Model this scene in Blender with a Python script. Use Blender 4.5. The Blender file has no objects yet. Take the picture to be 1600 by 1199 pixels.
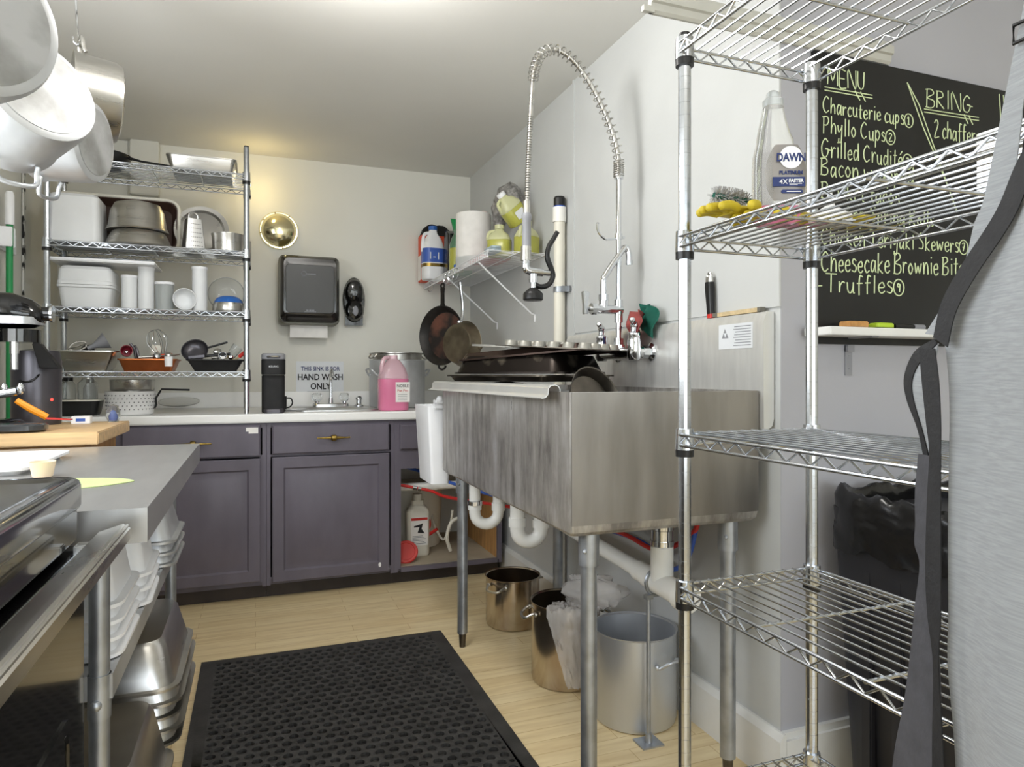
import bpy, bmesh, math, random
from mathutils import Matrix, Vector, Euler, noise
random.seed(7)
SC = bpy.context.scene
COL = SC.collection
R = math.radians
PI = math.pi

# ------------------------------------------------------------------ camera
cam = bpy.data.cameras.new('camera')
cam.sensor_width = 36.0
cam.lens = 24.0
cam.shift_y = -12.5 / 1600
cam.clip_start = 0.05
camo = bpy.data.objects.new('camera', cam)
COL.objects.link(camo)
camo.location = (0, 0, 1.08)
camo.rotation_euler = (R(90), 0, R(-20.6))
SC.camera = camo

# ------------------------------------------------------------------ world, light, exposure
wd = bpy.data.worlds.new('world')
SC.world = wd
wd.use_nodes = True
wn = wd.node_tree
bg = wn.nodes['Background']
sky = wn.nodes.new('ShaderNodeTexSky')
sky.sky_type = 'NISHITA'
sky.sun_disc = False
sky.sun_elevation = R(40)
wn.links.new(sky.outputs[0], bg.inputs[0])
bg.inputs[1].default_value = 0.25
SC.view_settings.view_transform = 'Standard'
SC.view_settings.look = 'None'
SC.view_settings.exposure = 0.06
SC.view_settings.gamma = 1.0
SC.view_settings.use_curve_mapping = False


def area(name, loc, rot, sx, sy, power, col):
    l = bpy.data.lights.new(name, 'AREA')
    l.shape = 'RECTANGLE'
    l.size = sx
    l.size_y = sy
    l.energy = power
    l.color = col
    o = bpy.data.objects.new(name, l)
    COL.objects.link(o)
    o.location = loc
    o.rotation_euler = rot
    return o


# daylight in the window of the left wall (over the stove and the prep table)
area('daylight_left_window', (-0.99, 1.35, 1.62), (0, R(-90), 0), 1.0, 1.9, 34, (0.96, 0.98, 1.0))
# daylight in the wide glazed opening of the wall behind the camera
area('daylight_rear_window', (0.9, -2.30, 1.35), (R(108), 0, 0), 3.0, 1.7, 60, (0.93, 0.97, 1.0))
# two fill lights added under the ceiling, without any lamp fixtures
area('ceiling_fill_area', (0.35, 0.1, 2.325), (0, 0, 0), 1.2, 0.25, 9, (1.0, 0.96, 0.9))
lp_ = bpy.data.lights.new('ceiling_fill_point', 'POINT')  # added point fill to brighten the ceiling and far walls
lp_.energy = 20
lp_.color = (1.0, 0.975, 0.94)
lp_.shadow_soft_size = 0.11
lo_ = bpy.data.objects.new('ceiling_fill_point', lp_)
COL.objects.link(lo_)
lo_.location = (0.30, 1.95, 2.23)


# ------------------------------------------------------------------ materials
def lin(c):
    if isinstance(c, str):
        c = [int(c[i:i + 2], 16) / 255 for i in (0, 2, 4)]
    return tuple((x / 12.92 if x <= 0.04045 else ((x + 0.055) / 1.055) ** 2.4) for x in c) + (1.0,)


def mat(name, col, rough=0.5, metal=0.0, var=0.06, scale=6.0, stretch=(1, 1, 1), trans=0.0, emit=0.0, bump=0.0, bscale=60.0,
        col2=None, thr=(0.35, 0.65), coat=0.0, ior=1.45, alpha=1.0, rvar=0.0, detail=4.0, sheen=0.0):
    m = bpy.data.materials.new(name)
    m.use_nodes = True
    nt = m.node_tree
    b = nt.nodes['Principled BSDF']
    c1 = lin(col)
    tc = nt.nodes.new('ShaderNodeTexCoord')
    mp = nt.nodes.new('ShaderNodeMapping')
    mp.inputs['Scale'].default_value = stretch
    nt.links.new(tc.outputs['Object'], mp.inputs[0])
    nz = nt.nodes.new('ShaderNodeTexNoise')
    nz.inputs['Scale'].default_value = scale
    nz.inputs['Detail'].default_value = detail
    nt.links.new(mp.outputs[0], nz.inputs[0])
    cr = nt.nodes.new('ShaderNodeValToRGB')
    if col2 is None:
        a = tuple(max(0, x * (1 - var)) for x in c1[:3]) + (1,)
        d = tuple(min(1, x * (1 + var)) for x in c1[:3]) + (1,)
    else:
        a, d = c1, lin(col2)
    cr.color_ramp.elements[0].position = thr[0]
    cr.color_ramp.elements[1].position = thr[1]
    cr.color_ramp.elements[0].color = a
    cr.color_ramp.elements[1].color = d
    nt.links.new(nz.outputs[0], cr.inputs[0])
    nt.links.new(cr.outputs[0], b.inputs['Base Color'])
    b.inputs['Roughness'].default_value = rough
    b.inputs['Metallic'].default_value = metal
    b.inputs['IOR'].default_value = ior
    b.inputs['Transmission Weight'].default_value = trans
    b.inputs['Coat Weight'].default_value = coat
    b.inputs['Alpha'].default_value = alpha
    if sheen:
        b.inputs['Sheen Weight'].default_value = sheen
    if emit:
        b.inputs['Emission Color'].default_value = c1
        b.inputs['Emission Strength'].default_value = emit
    if rvar:
        mr = nt.nodes.new('ShaderNodeMapRange')
        mr.inputs['To Min'].default_value = max(0.02, rough - rvar)
        mr.inputs['To Max'].default_value = min(1, rough + rvar)
        nt.links.new(nz.outputs[0], mr.inputs[0])
        nt.links.new(mr.outputs[0], b.inputs['Roughness'])
    if bump:
        n2 = nt.nodes.new('ShaderNodeTexNoise')
        n2.inputs['Scale'].default_value = bscale
        nt.links.new(mp.outputs[0], n2.inputs[0])
        bp = nt.nodes.new('ShaderNodeBump')
        bp.inputs['Strength'].default_value = bump
        bp.inputs['Distance'].default_value = 0.004
        nt.links.new(n2.outputs[0], bp.inputs['Height'])
        nt.links.new(bp.outputs[0], b.inputs['Normal'])
    return m


M = {}
M['wall'] = mat('wall_paint', 'dcdbd2', 0.6, var=0.02, scale=2, bump=0.05, bscale=140)
M['ceil'] = mat('ceiling_paint', 'e2e1dc', 0.7, var=0.015, scale=2, bump=0.05, bscale=140)
M['wallw'] = mat('white_wall_paint', 'c3c5c4', 0.5, var=0.03, scale=3, bump=0.08, bscale=90)
M['wallg'] = mat('grey_wall_paint', 'aeaeb4', 0.55, var=0.02, scale=3, bump=0.05, bscale=140)
M['trim'] = mat('white_trim_paint', 'e3e3e0', 0.4, var=0.04, scale=7)
M['chrome'] = mat('chrome', 'd8dadd', 0.10, 1.0, var=0.03)
M['wire'] = mat('wire_chrome', 'c6cacf', 0.2, 1.0, var=0.04)
M['steel'] = mat('stainless_steel', 'c2c0bb', 0.30, 1.0, var=0.10, scale=5, stretch=(1, 1, 6), rvar=0.1)
M['steel_b'] = mat('brushed_stainless_steel', 'cfcfce', 0.36, 1.0, var=0.05, scale=8, stretch=(1, 6, 1), rvar=0.06)
M['steel_d'] = mat('dark_baked_steel', '5a544c', 0.32, 0.9, var=0.35, scale=9, rvar=0.12)
M['galv'] = mat('galvanised_steel', 'a9adb2', 0.42, 0.85, var=0.14, scale=22, rvar=0.12, detail=6)
M['alu'] = mat('aluminium', 'cdd0d4', 0.42, 0.85, var=0.07, scale=5, stretch=(1, 1, 0.3), rvar=0.08)
M['alu_w'] = mat('worn_aluminium', 'c9cbcd', 0.46, 0.8, var=0.12, scale=7, rvar=0.1, detail=8)
M['alu_s'] = mat('scuffed_aluminium_base', 'b4b5b6', 0.5, 0.5, col2='6d6d66', scale=7, thr=(0.42, 0.72), detail=9)
M['iron'] = mat('cast_iron', '2b2927', 0.45, 0.4, var=0.25, scale=20, bump=0.2, bscale=180)
M['rust'] = mat('rusty_iron', '2e2a28', 0.55, 0.3, col2='7b5142', scale=9, thr=(0.42, 0.7), detail=8)
M['bronze'] = mat('seasoned_pan_metal', '746a58', 0.38, 0.7, var=0.35, scale=9, rvar=0.1)
M['burnt'] = mat('heat_stained_steel', 'cfc8bc', 0.2, 1.0, col2='94795a', scale=4, stretch=(2, 2, 1), thr=(0.3, 0.75))
M['black'] = mat('black_plastic', '161617', 0.35, var=0.2)
M['blackg'] = mat('gloss_black', '0b0b0c', 0.12, var=0.2, coat=0.4)
M['blackm'] = mat('matt_black', '1c1c1d', 0.65, var=0.2, scale=20)
M['rubber'] = mat('black_rubber', '393837', 0.55, var=0.25, scale=14, bump=0.15, bscale=200)
M['smoke'] = mat('smoked_black_plastic', '1d1a18', 0.16, var=0.2, coat=0.3)
M['white'] = mat('white_plastic', 'f0f1f3', 0.35, var=0.03)
M['whiteb'] = mat('translucent_white_plastic', 'eef0f1', 0.4, var=0.03, trans=0.12)
M['cream'] = mat('cream_plastic', 'e4e0d2', 0.4, var=0.04)
M['pvc'] = mat('white_pvc', 'efeee8', 0.32, var=0.04)
M['paper'] = mat('paper', 'eceae6', 0.8, var=0.04, scale=20, bump=0.1)
M['cab'] = mat('purple_grey_cabinet_paint', '635e69', 0.42, var=0.10, scale=9, stretch=(1, 1, 0.4), bump=0.06, bscale=120)
M['toe'] = mat('dark_toe_kick', '3c342f', 0.6, var=0.2)
M['lam'] = mat('white_laminate', 'f1f1ef', 0.3, var=0.02)
M['wood'] = mat('butcher_block_maple', 'd9b787', 0.42, var=0.14, scale=5, stretch=(1, 14, 14))
M['woodd'] = mat('raw_plywood', 'b98d58', 0.6, var=0.2, scale=4, stretch=(9, 9, 1))
M['glass'] = mat('clear_glass', 'ffffff', 0.03, trans=1.0, var=0.0, ior=1.45)
M['clear'] = mat('clear_plastic', 'f6f8f8', 0.10, trans=0.92, var=0.01, ior=1.3)
M['hazy'] = mat('hazy_plastic', 'eef2f2', 0.28, trans=0.75, var=0.03, ior=1.3)
M['film'] = mat('crinkled_clear_film', 'f2eeea', 0.12, trans=0.5, var=0.05, ior=1.2, bump=0.6, bscale=60, alpha=0.6)
M['pink'] = mat('pink_liquid', 'f58fb6', 0.2, var=0.03, trans=0.25)
M['pinkc'] = mat('pink_tinted_clear_plastic', 'f7d3dd', 0.2, var=0.02, trans=0.5)
M['yel'] = mat('yellow_green_liquid', 'c5c45c', 0.25, var=0.05, trans=0.25)
M['yelc'] = mat('hazy_yellow_plastic', 'dfe0b0', 0.3, var=0.03, trans=0.3)
M['glove'] = mat('yellow_rubber', 'c2ad27', 0.5, var=0.1, scale=12)
M['green'] = mat('green_plastic', '1e8a4c', 0.4, var=0.06)
M['greenc'] = mat('green_cloth', '14594a', 0.85, var=0.15, scale=30, bump=0.2)
M['redc'] = mat('dusty_red_cloth', '8d4440', 0.9, var=0.15, scale=30, bump=0.3, bscale=120)
M['lime'] = mat('lime_plastic', 'c6d596', 0.4, var=0.05)
M['blue'] = mat('blue_plastic', '2a62b0', 0.35, var=0.05)
M['navy'] = mat('navy_print', '1d2f66', 0.5, var=0.05)
M['red'] = mat('red_plastic', 'c8332b', 0.35, var=0.08)
M['orange'] = mat('orange_plastic', 'f2981f', 0.4, var=0.04)
M['orangeb'] = mat('orange_red_card', 'e0512a', 0.5, var=0.05)
M['copper'] = mat('copper_coloured_metal', 'b4683c', 0.3, 0.8, var=0.15, scale=12)
M['brass'] = mat('polished_brass', 'f5ebc0', 0.17, 1.0, var=0.05)
M['brassd'] = mat('aged_brass', '8d7740', 0.35, 1.0, var=0.25, scale=40)
M['grey'] = mat('grey_plastic', '8e8f94', 0.4, var=0.05)
M['greyd'] = mat('dark_grey_metal', '57555a', 0.34, 0.7, var=0.1)
M['linen'] = mat('grey_linen', '93979b', 0.85, var=0.10, scale=3, stretch=(40, 6, 160), bump=0.25, bscale=60, sheen=0.2)
M['blkcloth'] = mat('black_cotton_tape', '232325', 0.7, var=0.15, scale=60, bump=0.2, bscale=200)
M['greycloth'] = mat('dark_grey_cotton', '47474c', 0.75, var=0.12, scale=40, bump=0.2, bscale=120)
M['bag'] = mat('black_bin_liner', '141415', 0.22, var=0.2, bump=0.5, bscale=25)
M['can'] = mat('black_bin_plastic', '222226', 0.45, var=0.15, scale=6)
M['board'] = mat('black_chalkboard', '0e0e0f', 0.42, col2='1c1d1d', scale=3.5, thr=(0.4, 0.8), detail=8)
M['chalk'] = mat('chalk_marker', 'd9e6b8', 0.8, var=0.08, scale=60)
M['tuft'] = mat('grey_bristles', 'aeadac', 0.8, var=0.12, scale=80)
M['foam'] = mat('tan_eraser', 'bd8d54', 0.9, var=0.15, scale=50)
M['fluff'] = mat('grey_steel_wool', '8f8d8a', 0.6, 0.3, var=0.45, scale=45, bump=0.7, bscale=70)
M['label'] = mat('printed_label', 'dcdfe2', 0.4, var=0.03)
M['ink'] = mat('black_print', '1b1b1e', 0.6, var=0.05)
M['txtgrey'] = mat('grey_print', '85878c', 0.6, var=0.05)
M['redpipe'] = mat('red_water_tube', 'c9302c', 0.35, var=0.06)
M['bluepipe'] = mat('blue_water_tube', '3f62b8', 0.35, var=0.06)
M['tan'] = mat('tan_wood', 'c9b48c', 0.6, var=0.12, scale=8, stretch=(1, 9, 9))
M['redlight'] = mat('red_indicator', 'ff4a40', 0.4, emit=1.5, var=0.0)


def floor_mat():
    m = bpy.data.materials.new('maple_plank_floor')
    m.use_nodes = True
    nt = m.node_tree
    b = nt.nodes['Principled BSDF']
    tc = nt.nodes.new('ShaderNodeTexCoord')
    br = nt.nodes.new('ShaderNodeTexBrick')
    br.offset = 0.37
    br.inputs['Color1'].default_value = lin('e8d2a4')
    br.inputs['Color2'].default_value = lin('f0deb5')
    br.inputs['Mortar'].default_value = lin('cdb17c')
    br.inputs['Scale'].default_value = 1.0
    br.inputs['Mortar Size'].default_value = 0.0012
    br.inputs['Brick Width'].default_value = 0.62
    br.inputs['Row Height'].default_value = 0.064
    nt.links.new(tc.outputs['Object'], br.inputs[0])
    mp = nt.nodes.new('ShaderNodeMapping')
    mp.inputs['Scale'].default_value = (1.5, 14, 1)
    nt.links.new(tc.outputs['Object'], mp.inputs[0])
    nz = nt.nodes.new('ShaderNodeTexNoise')
    nz.inputs['Scale'].default_value = 3
    nz.inputs['Detail'].default_value = 6
    nt.links.new(mp.outputs[0], nz.inputs[0])
    mx = nt.nodes.new('ShaderNodeMix')
    mx.data_type = 'RGBA'
    mx.blend_type = 'MULTIPLY'
    cr = nt.nodes.new('ShaderNodeValToRGB')
    cr.color_ramp.elements[0].color = (0.80, 0.74, 0.64, 1)
    cr.color_ramp.elements[1].color = (1.0, 1.0, 1.0, 1)
    cr.color_ramp.elements[0].position = 0.3
    cr.color_ramp.elements[1].position = 0.62
    nt.links.new(nz.outputs[0], cr.inputs[0])
    mx.inputs[0].default_value = 0.8
    nt.links.new(br.outputs[0], mx.inputs[6])
    nt.links.new(cr.outputs[0], mx.inputs[7])
    nt.links.new(mx.outputs[2], b.inputs['Base Color'])
    b.inputs['Roughness'].default_value = 0.33
    return m


def stained_steel():
    m = bpy.data.materials.new('water_stained_steel')
    m.use_nodes = True
    nt = m.node_tree
    b = nt.nodes['Principled BSDF']
    tc = nt.nodes.new('ShaderNodeTexCoord')

    def nz(sc, det, st):
        mp = nt.nodes.new('ShaderNodeMapping')
        mp.inputs['Scale'].default_value = st
        nt.links.new(tc.outputs['Object'], mp.inputs[0])
        n = nt.nodes.new('ShaderNodeTexNoise')
        n.inputs['Scale'].default_value = sc
        n.inputs['Detail'].default_value = det
        n.inputs['Roughness'].default_value = 0.65
        nt.links.new(mp.outputs[0], n.inputs[0])
        return n
    a = nz(3.2, 8, (1, 1, 0.9))
    s = nz(26, 6, (1, 1, 0.16))
    add = nt.nodes.new('ShaderNodeMath')
    add.operation = 'MULTIPLY_ADD'
    add.inputs[1].default_value = 0.55
    nt.links.new(s.outputs[0], add.inputs[0])
    mul = nt.nodes.new('ShaderNodeMath')
    mul.operation = 'MULTIPLY'
    mul.inputs[1].default_value = 0.62
    nt.links.new(a.outputs[0], mul.inputs[0])
    nt.links.new(mul.outputs[0], add.inputs[2])
    cr = nt.nodes.new('ShaderNodeValToRGB')
    e = cr.color_ramp.elements
    e[0].position = 0.44
    e[0].color = lin('7a7672')
    e[1].position = 0.74
    e[1].color = lin('d2d1cf')
    k = e.new(0.58)
    k.color = lin('aba7a1')
    nt.links.new(add.outputs[0], cr.inputs[0])
    nt.links.new(cr.outputs[0], b.inputs['Base Color'])
    mr = nt.nodes.new('ShaderNodeMapRange')
    mr.inputs['From Min'].default_value = 0.35
    mr.inputs['From Max'].default_value = 0.75
    mr.inputs['To Min'].default_value = 0.5
    mr.inputs['To Max'].default_value = 0.26
    nt.links.new(add.outputs[0], mr.inputs[0])
    nt.links.new(mr.outputs[0], b.inputs['Roughness'])
    b.inputs['Metallic'].default_value = 0.6
    return m


M['sinkside'] = mat('sink_side_steel', '938f8a', 0.34, 0.9, var=0.14, scale=4, stretch=(4, 1, 0.7), rvar=0.08, detail=6)
M['table'] = mat('table_steel', 'bcbcbb', 0.3, 0.7, var=0.05, scale=6, stretch=(5, 1, 1))
M['rim'] = mat('bright_rim_steel', 'dcdcda', 0.32, 0.7, var=0.05)
M['splash'] = mat('bright_backsplash_steel', 'd9d9d6', 0.34, 0.55, var=0.05, scale=8, stretch=(1, 6, 1))
M['tin'] = mat('dull_tin', '9c9a93', 0.42, 0.6, var=0.12)
M['floor'] = floor_mat()
M['stain'] = stained_steel()


# ------------------------------------------------------------------ mesh helpers
def T(loc=(0, 0, 0), rot=(0, 0, 0), sc=(1, 1, 1)):
    return Matrix.LocRotScale(Vector(loc), Euler([R(a) for a in rot]), Vector(sc))


def spline(pts, k=6, closed=False):
    P = [Vector(p) for p in pts]
    n = len(P)
    out = []
    rng = range(n if closed else n - 1)
    for i in rng:
        p1, p2 = P[i], P[(i + 1) % n]
        p0 = P[i - 1] if (i > 0 or closed) else p1 * 2 - p2
        p3 = P[(i + 2) % n] if (i + 2 < n or closed) else p2 * 2 - p1
        for j in range(k):
            t = j / k
            out.append(0.5 * ((2 * p1) + (p2 - p0) * t + (2 * p0 - 5 * p1 + 4 * p2 - p3) * t * t + (3 * p1 - p0 - 3 * p2 + p3) * t ** 3))
    if not closed:
        out.append(P[-1])
    return out


def rrect(w, h, r, n=4, cx=0, cy=0):
    r = min(r, w / 2 - 1e-4, h / 2 - 1e-4)
    o = []
    for (sx, sy, a0) in ((1, 1, 0), (-1, 1, 90), (-1, -1, 180), (1, -1, 270)):
        for i in range(n + 1):
            a = R(a0 + 90 * i / n)
            o.append((cx + sx * (w / 2 - r) + r * math.cos(a), cy + sy * (h / 2 - r) + r * math.sin(a)))
    return o


class MB:
    def __init__(s):
        s.v = []
        s.f = []

    def add(s, vs, fs, mx=None):
        b = len(s.v)
        for v in vs:
            v = Vector(v)
            s.v.append(mx @ v if mx is not None else v)
        s.f += [tuple(i + b for i in f) for f in fs]
        return s

    def box(s, x0, x1, y0, y1, z0, z1, mx=None):
        vs = [(x, y, z) for x in (x0, x1) for y in (y0, y1) for z in (z0, z1)]
        return s.add(vs, [(0, 1, 3, 2), (4, 6, 7, 5), (0, 4, 5, 1), (2, 3, 7, 6), (0, 2, 6, 4), (1, 5, 7, 3)], mx)

    def loft(s, rings, c0=True, c1=True, mx=None, wrap=False):
        n = len(rings[0])
        vs = [p for r in rings for p in r]
        fs = []
        m = len(rings)
        for i in range(m if wrap else m - 1):
            for j in range(n):
                fs.append((i * n + j, i * n + (j + 1) % n, ((i + 1) % m) * n + (j + 1) % n, ((i + 1) % m) * n + j))
        if not wrap:
            if c0:
                fs.append(tuple(range(n - 1, -1, -1)))
            if c1:
                fs.append(tuple((m - 1) * n + j for j in range(n)))
        return s.add(vs, fs, mx)

    def prism(s, poly, z0, z1, mx=None):
        return s.loft([[(x, y, z0) for x, y in poly], [(x, y, z1) for x, y in poly]], mx=mx)

    def lathe(s, prof, n=32, mx=None, sx=1, sy=1):
        rings = [[(max(r, 1e-5) * sx * math.cos(2 * PI * j / n), max(r, 1e-5) * sy * math.sin(2 * PI * j / n), z) for j in range(n)] for r, z in prof]
        return s.loft(rings, c0=prof[0][0] > 1e-4, c1=prof[-1][0] > 1e-4, mx=mx)

    def shell(s, prof, th, n=40, mx=None, sx=1, sy=1):
        """open vessel: outer profile from bottom centre to rim, with wall thickness"""
        ins = [(max(r - th, 0), z + th) if i == 0 else (max(r - th, 0), max(z, prof[0][1] + th)) for i, (r, z) in enumerate(prof)]
        return s.lathe([(0, prof[0][1])] + prof + ins[::-1] + [(0, prof[0][1] + th)], n, mx, sx, sy)

    def tube(s, pts, r, n=8, closed=False, mx=None):
        P = [Vector(p) for p in pts]
        m = len(P)
        rr = r if isinstance(r, (list, tuple)) else [r] * m
        tan = []
        for i in range(m):
            if closed:
                t = P[(i + 1) % m] - P[i - 1]
            else:
                t = P[min(i + 1, m - 1)] - P[max(i - 1, 0)]
            tan.append(t.normalized() if t.length > 1e-9 else Vector((0, 0, 1)))
        up = Vector((0, 0, 1)) if abs(tan[0].z) < 0.9 else Vector((1, 0, 0))
        nv = (up - tan[0] * up.dot(tan[0])).normalized()
        rings = []
        for i in range(m):
            nv = nv - tan[i] * nv.dot(tan[i])
            nv = nv.normalized() if nv.length > 1e-9 else tan[i].orthogonal().normalized()
            bv = tan[i].cross(nv)
            rings.append([P[i] + (nv * math.cos(2 * PI * j / n) + bv * math.sin(2 * PI * j / n)) * rr[i] for j in range(n)])
        return s.loft(rings, mx=mx, wrap=closed)

    def cyl(s, p0, p1, r, r1=None, n=16, mx=None):
        return s.tube([p0, p1], [r, r if r1 is None else r1], n, mx=mx)

    def ball(s, c, r, n=16, sc=(1, 1, 1), mx=None):
        pr = [(math.sin(PI * i / (n // 2)), -math.cos(PI * i / (n // 2))) for i in range(n // 2 + 1)]
        mm = Matrix.Translation(Vector(c)) @ Matrix.Diagonal((r * sc[0], r * sc[1], r * sc[2], 1))
        return s.lathe(pr, n, (mx @ mm) if mx is not None else mm)

    def grid(s, fn, nu, nv, mx=None):
        vs = [fn(i / nu, j / nv) for i in range(nu + 1) for j in range(nv + 1)]
        fs = [(i * (nv + 1) + j, (i + 1) * (nv + 1) + j, (i + 1) * (nv + 1) + j + 1, i * (nv + 1) + j + 1) for i in range(nu) for j in range(nv)]
        return s.add(vs, fs, mx)

    def mesh(s, name, m, bevel=0.0, smooth=35, solid=0.0, seg=2, sub=0):
        bm = bmesh.new()
        vv = [bm.verts.new(v) for v in s.v]
        for f in s.f:
            try:
                bm.faces.new([vv[i] for i in f])
            except ValueError:
                pass
        bmesh.ops.remove_doubles(bm, verts=bm.verts, dist=2e-5)
        bmesh.ops.recalc_face_normals(bm, faces=bm.faces)
        if solid:
            bmesh.ops.solidify(bm, geom=bm.faces[:], thickness=solid)
            bmesh.ops.recalc_face_normals(bm, faces=bm.faces)
        if bevel:
            es = [e for e in bm.edges if len(e.link_faces) == 2 and e.calc_face_angle(0) > R(40)]
            bmesh.ops.bevel(bm, geom=es, offset=bevel, segments=seg, affect='EDGES', clamp_overlap=True)
        for f in bm.faces:
            f.smooth = True
        me = bpy.data.meshes.new(name)
        bm.to_mesh(me)
        bm.free()
        me.materials.append(m if not isinstance(m, str) else M[m])
        me.set_sharp_from_angle(angle=R(smooth))
        return me


def obj(name, mb, m, parent=None, loc=None, rot=None, label=None, **kw):
    me = mb.mesh(name, m, **kw)
    o = bpy.data.objects.new(name, me)
    COL.objects.link(o)
    if parent is not None:
        o.parent = parent
    if loc is not None:
        o.location = loc
    if rot is not None:
        o.rotation_euler = [R(a) for a in rot]
    if label:
        o['label'] = label
    return o


def tag(o, label, cat, group=None, kind=None):
    o['label'] = label
    o['category'] = cat
    if group:
        o['group'] = group
    if kind:
        o['kind'] = kind
    return o


def thing(name, label, cat, loc=(0, 0, 0), rot=(0, 0, 0), group=None):
    o = bpy.data.objects.new(name, None)
    o.empty_display_size = 0.05
    COL.objects.link(o)
    o.location = loc
    o.rotation_euler = [R(a) for a in rot]
    return tag(o, label, cat, group)


def one(name, label, cat, mb, m, loc=(0, 0, 0), rot=(0, 0, 0), group=None, **kw):
    return tag(obj(name, mb, m, None, loc, rot, **kw), label, cat, group)


def struct(name, mb, m, parent=None, **kw):
    o = obj(name, mb, m, parent, **kw)
    o['kind'] = 'structure'
    return o


def dup(root, loc, rot=None, label=None, group=None):
    r = root.copy()
    COL.objects.link(r)
    r.location = loc
    if rot is not None:
        r.rotation_euler = [R(a) for a in rot]
    if label:
        r['label'] = label
    if group:
        r['group'] = group
    for ch in list(root.children):
        c = ch.copy()
        COL.objects.link(c)
        c.parent = r
        for g in ch.children:
            d = g.copy()
            COL.objects.link(d)
            d.parent = c
    return r


def text_mesh(name, body, size, m, parent, loc, rot, align='CENTER', ext=0.0004, sx=1.0, label=None, bold=0.0):
    cu = bpy.data.curves.new(name, 'FONT')
    cu.body = body
    cu.size = size
    cu.extrude = ext
    cu.align_x = align
    cu.offset = bold
    cu.resolution_u = 3
    tmp = bpy.data.objects.new(name + '_tmp', cu)
    COL.objects.link(tmp)
    bpy.context.view_layer.update()
    me = bpy.data.meshes.new_from_object(tmp.evaluated_get(bpy.context.evaluated_depsgraph_get()))
    bpy.data.objects.remove(tmp)
    bpy.data.curves.remove(cu)
    me.name = name
    me.materials.clear()
    me.materials.append(M[m])
    o = bpy.data.objects.new(name, me)
    COL.objects.link(o)
    o.parent = parent
    o.location = loc
    o.rotation_euler = [R(a) for a in rot]
    o.scale = (sx, 1, 1)
    if label:
        o['label'] = label
    return o


# ------------------------------------------------------------------ the room
XL, XR, YB, ZC, YG = -0.976, 1.295, 4.21, 2.355, 1.433
struct('floor', MB().box(-0.98, 3.2, -2.4, 4.21, -0.05, 0), 'floor')
struct('ceiling', MB().box(-1.1, 3.3, -2.5, 4.31, ZC, ZC + 0.08), 'ceil')
struct('wall_back', MB().box(-1.1, 1.4, YB, YB + 0.1, 0, ZC), 'wall')
w = MB()
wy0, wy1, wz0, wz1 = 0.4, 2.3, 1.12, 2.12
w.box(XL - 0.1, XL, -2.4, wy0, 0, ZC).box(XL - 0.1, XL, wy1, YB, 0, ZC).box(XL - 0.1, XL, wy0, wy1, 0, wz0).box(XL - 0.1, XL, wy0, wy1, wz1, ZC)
struct('wall_left', w, 'wall')
struct('wall_right', MB().box(XR, XR + 0.1, YG + 0.002, YB, 0, ZC), 'wallw')
struct('wall_grey', MB().box(XR + 0.0005, 3.2, YG, YG + 0.0015, 0, ZC).box(XR + 0.101, 3.2, YG + 0.0015, YG + 0.1, 0, ZC), 'wallg')
struct('wall_east', MB().box(3.2, 3.3, -2.4, YG + 0.1, 0, ZC), 'wall')
w = MB()
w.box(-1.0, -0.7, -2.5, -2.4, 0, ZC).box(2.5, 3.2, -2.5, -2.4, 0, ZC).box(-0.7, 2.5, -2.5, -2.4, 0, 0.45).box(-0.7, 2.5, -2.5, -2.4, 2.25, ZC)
struct('wall_rear', w, 'wall')
# window frames (left wall and rear wall), with their panes
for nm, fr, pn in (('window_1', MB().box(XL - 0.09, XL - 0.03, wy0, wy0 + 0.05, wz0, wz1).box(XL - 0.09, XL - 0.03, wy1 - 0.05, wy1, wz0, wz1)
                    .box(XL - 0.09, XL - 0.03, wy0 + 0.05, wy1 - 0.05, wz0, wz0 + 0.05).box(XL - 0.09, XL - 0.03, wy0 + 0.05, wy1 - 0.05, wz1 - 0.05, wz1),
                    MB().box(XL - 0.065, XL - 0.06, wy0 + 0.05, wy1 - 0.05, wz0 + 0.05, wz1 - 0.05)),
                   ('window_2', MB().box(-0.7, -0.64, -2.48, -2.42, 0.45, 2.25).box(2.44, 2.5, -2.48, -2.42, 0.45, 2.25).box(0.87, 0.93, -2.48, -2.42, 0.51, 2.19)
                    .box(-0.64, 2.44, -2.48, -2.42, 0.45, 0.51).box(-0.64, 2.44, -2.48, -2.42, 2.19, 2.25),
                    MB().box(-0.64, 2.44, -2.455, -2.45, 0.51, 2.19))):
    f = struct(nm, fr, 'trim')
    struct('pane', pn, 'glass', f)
# baseboards with a sloped cap moulding
bb = MB().box(XR - 0.02, XR, YG - 0.02, YB, 0, 0.125)
bb.add([(XR - 0.02, YG - 0.02, 0.125), (XR, YG - 0.02, 0.125), (XR, YG - 0.02, 0.143), (XR - 0.008, YG - 0.02, 0.143), (XR - 0.02, YB, 0.125), (XR, YB, 0.125), (XR, YB, 0.143), (XR - 0.008, YB, 0.143)],
       [(0, 1, 2, 3), (4, 7, 6, 5), (0, 3, 7, 4), (1, 5, 6, 2), (0, 4, 5, 1), (3, 2, 6, 7)])
struct('baseboard_right', bb, 'trim')
bb = MB().box(XR + 0.001, 3.2, YG - 0.02, YG, 0, 0.125).box(XR + 0.001, 3.2, YG - 0.012, YG, 0.125, 0.143)
struct('baseboard_grey', bb, 'trim')
# boxed duct at the back wall under the ceiling
struct('trim_1', MB().box(-0.633, -0.493, YB - 0.05, YB, 2.06, ZC), 'wall', bevel=0.004)
# panel seams of the wall covering and a sheet of white board above the sink
struct('trim_2', MB().box(XR - 0.006, XR, YG, 2.66, 1.262, ZC).box(XR - 0.012, XR, 2.66, 2.672, 1.25, ZC), 'wallw')
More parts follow.
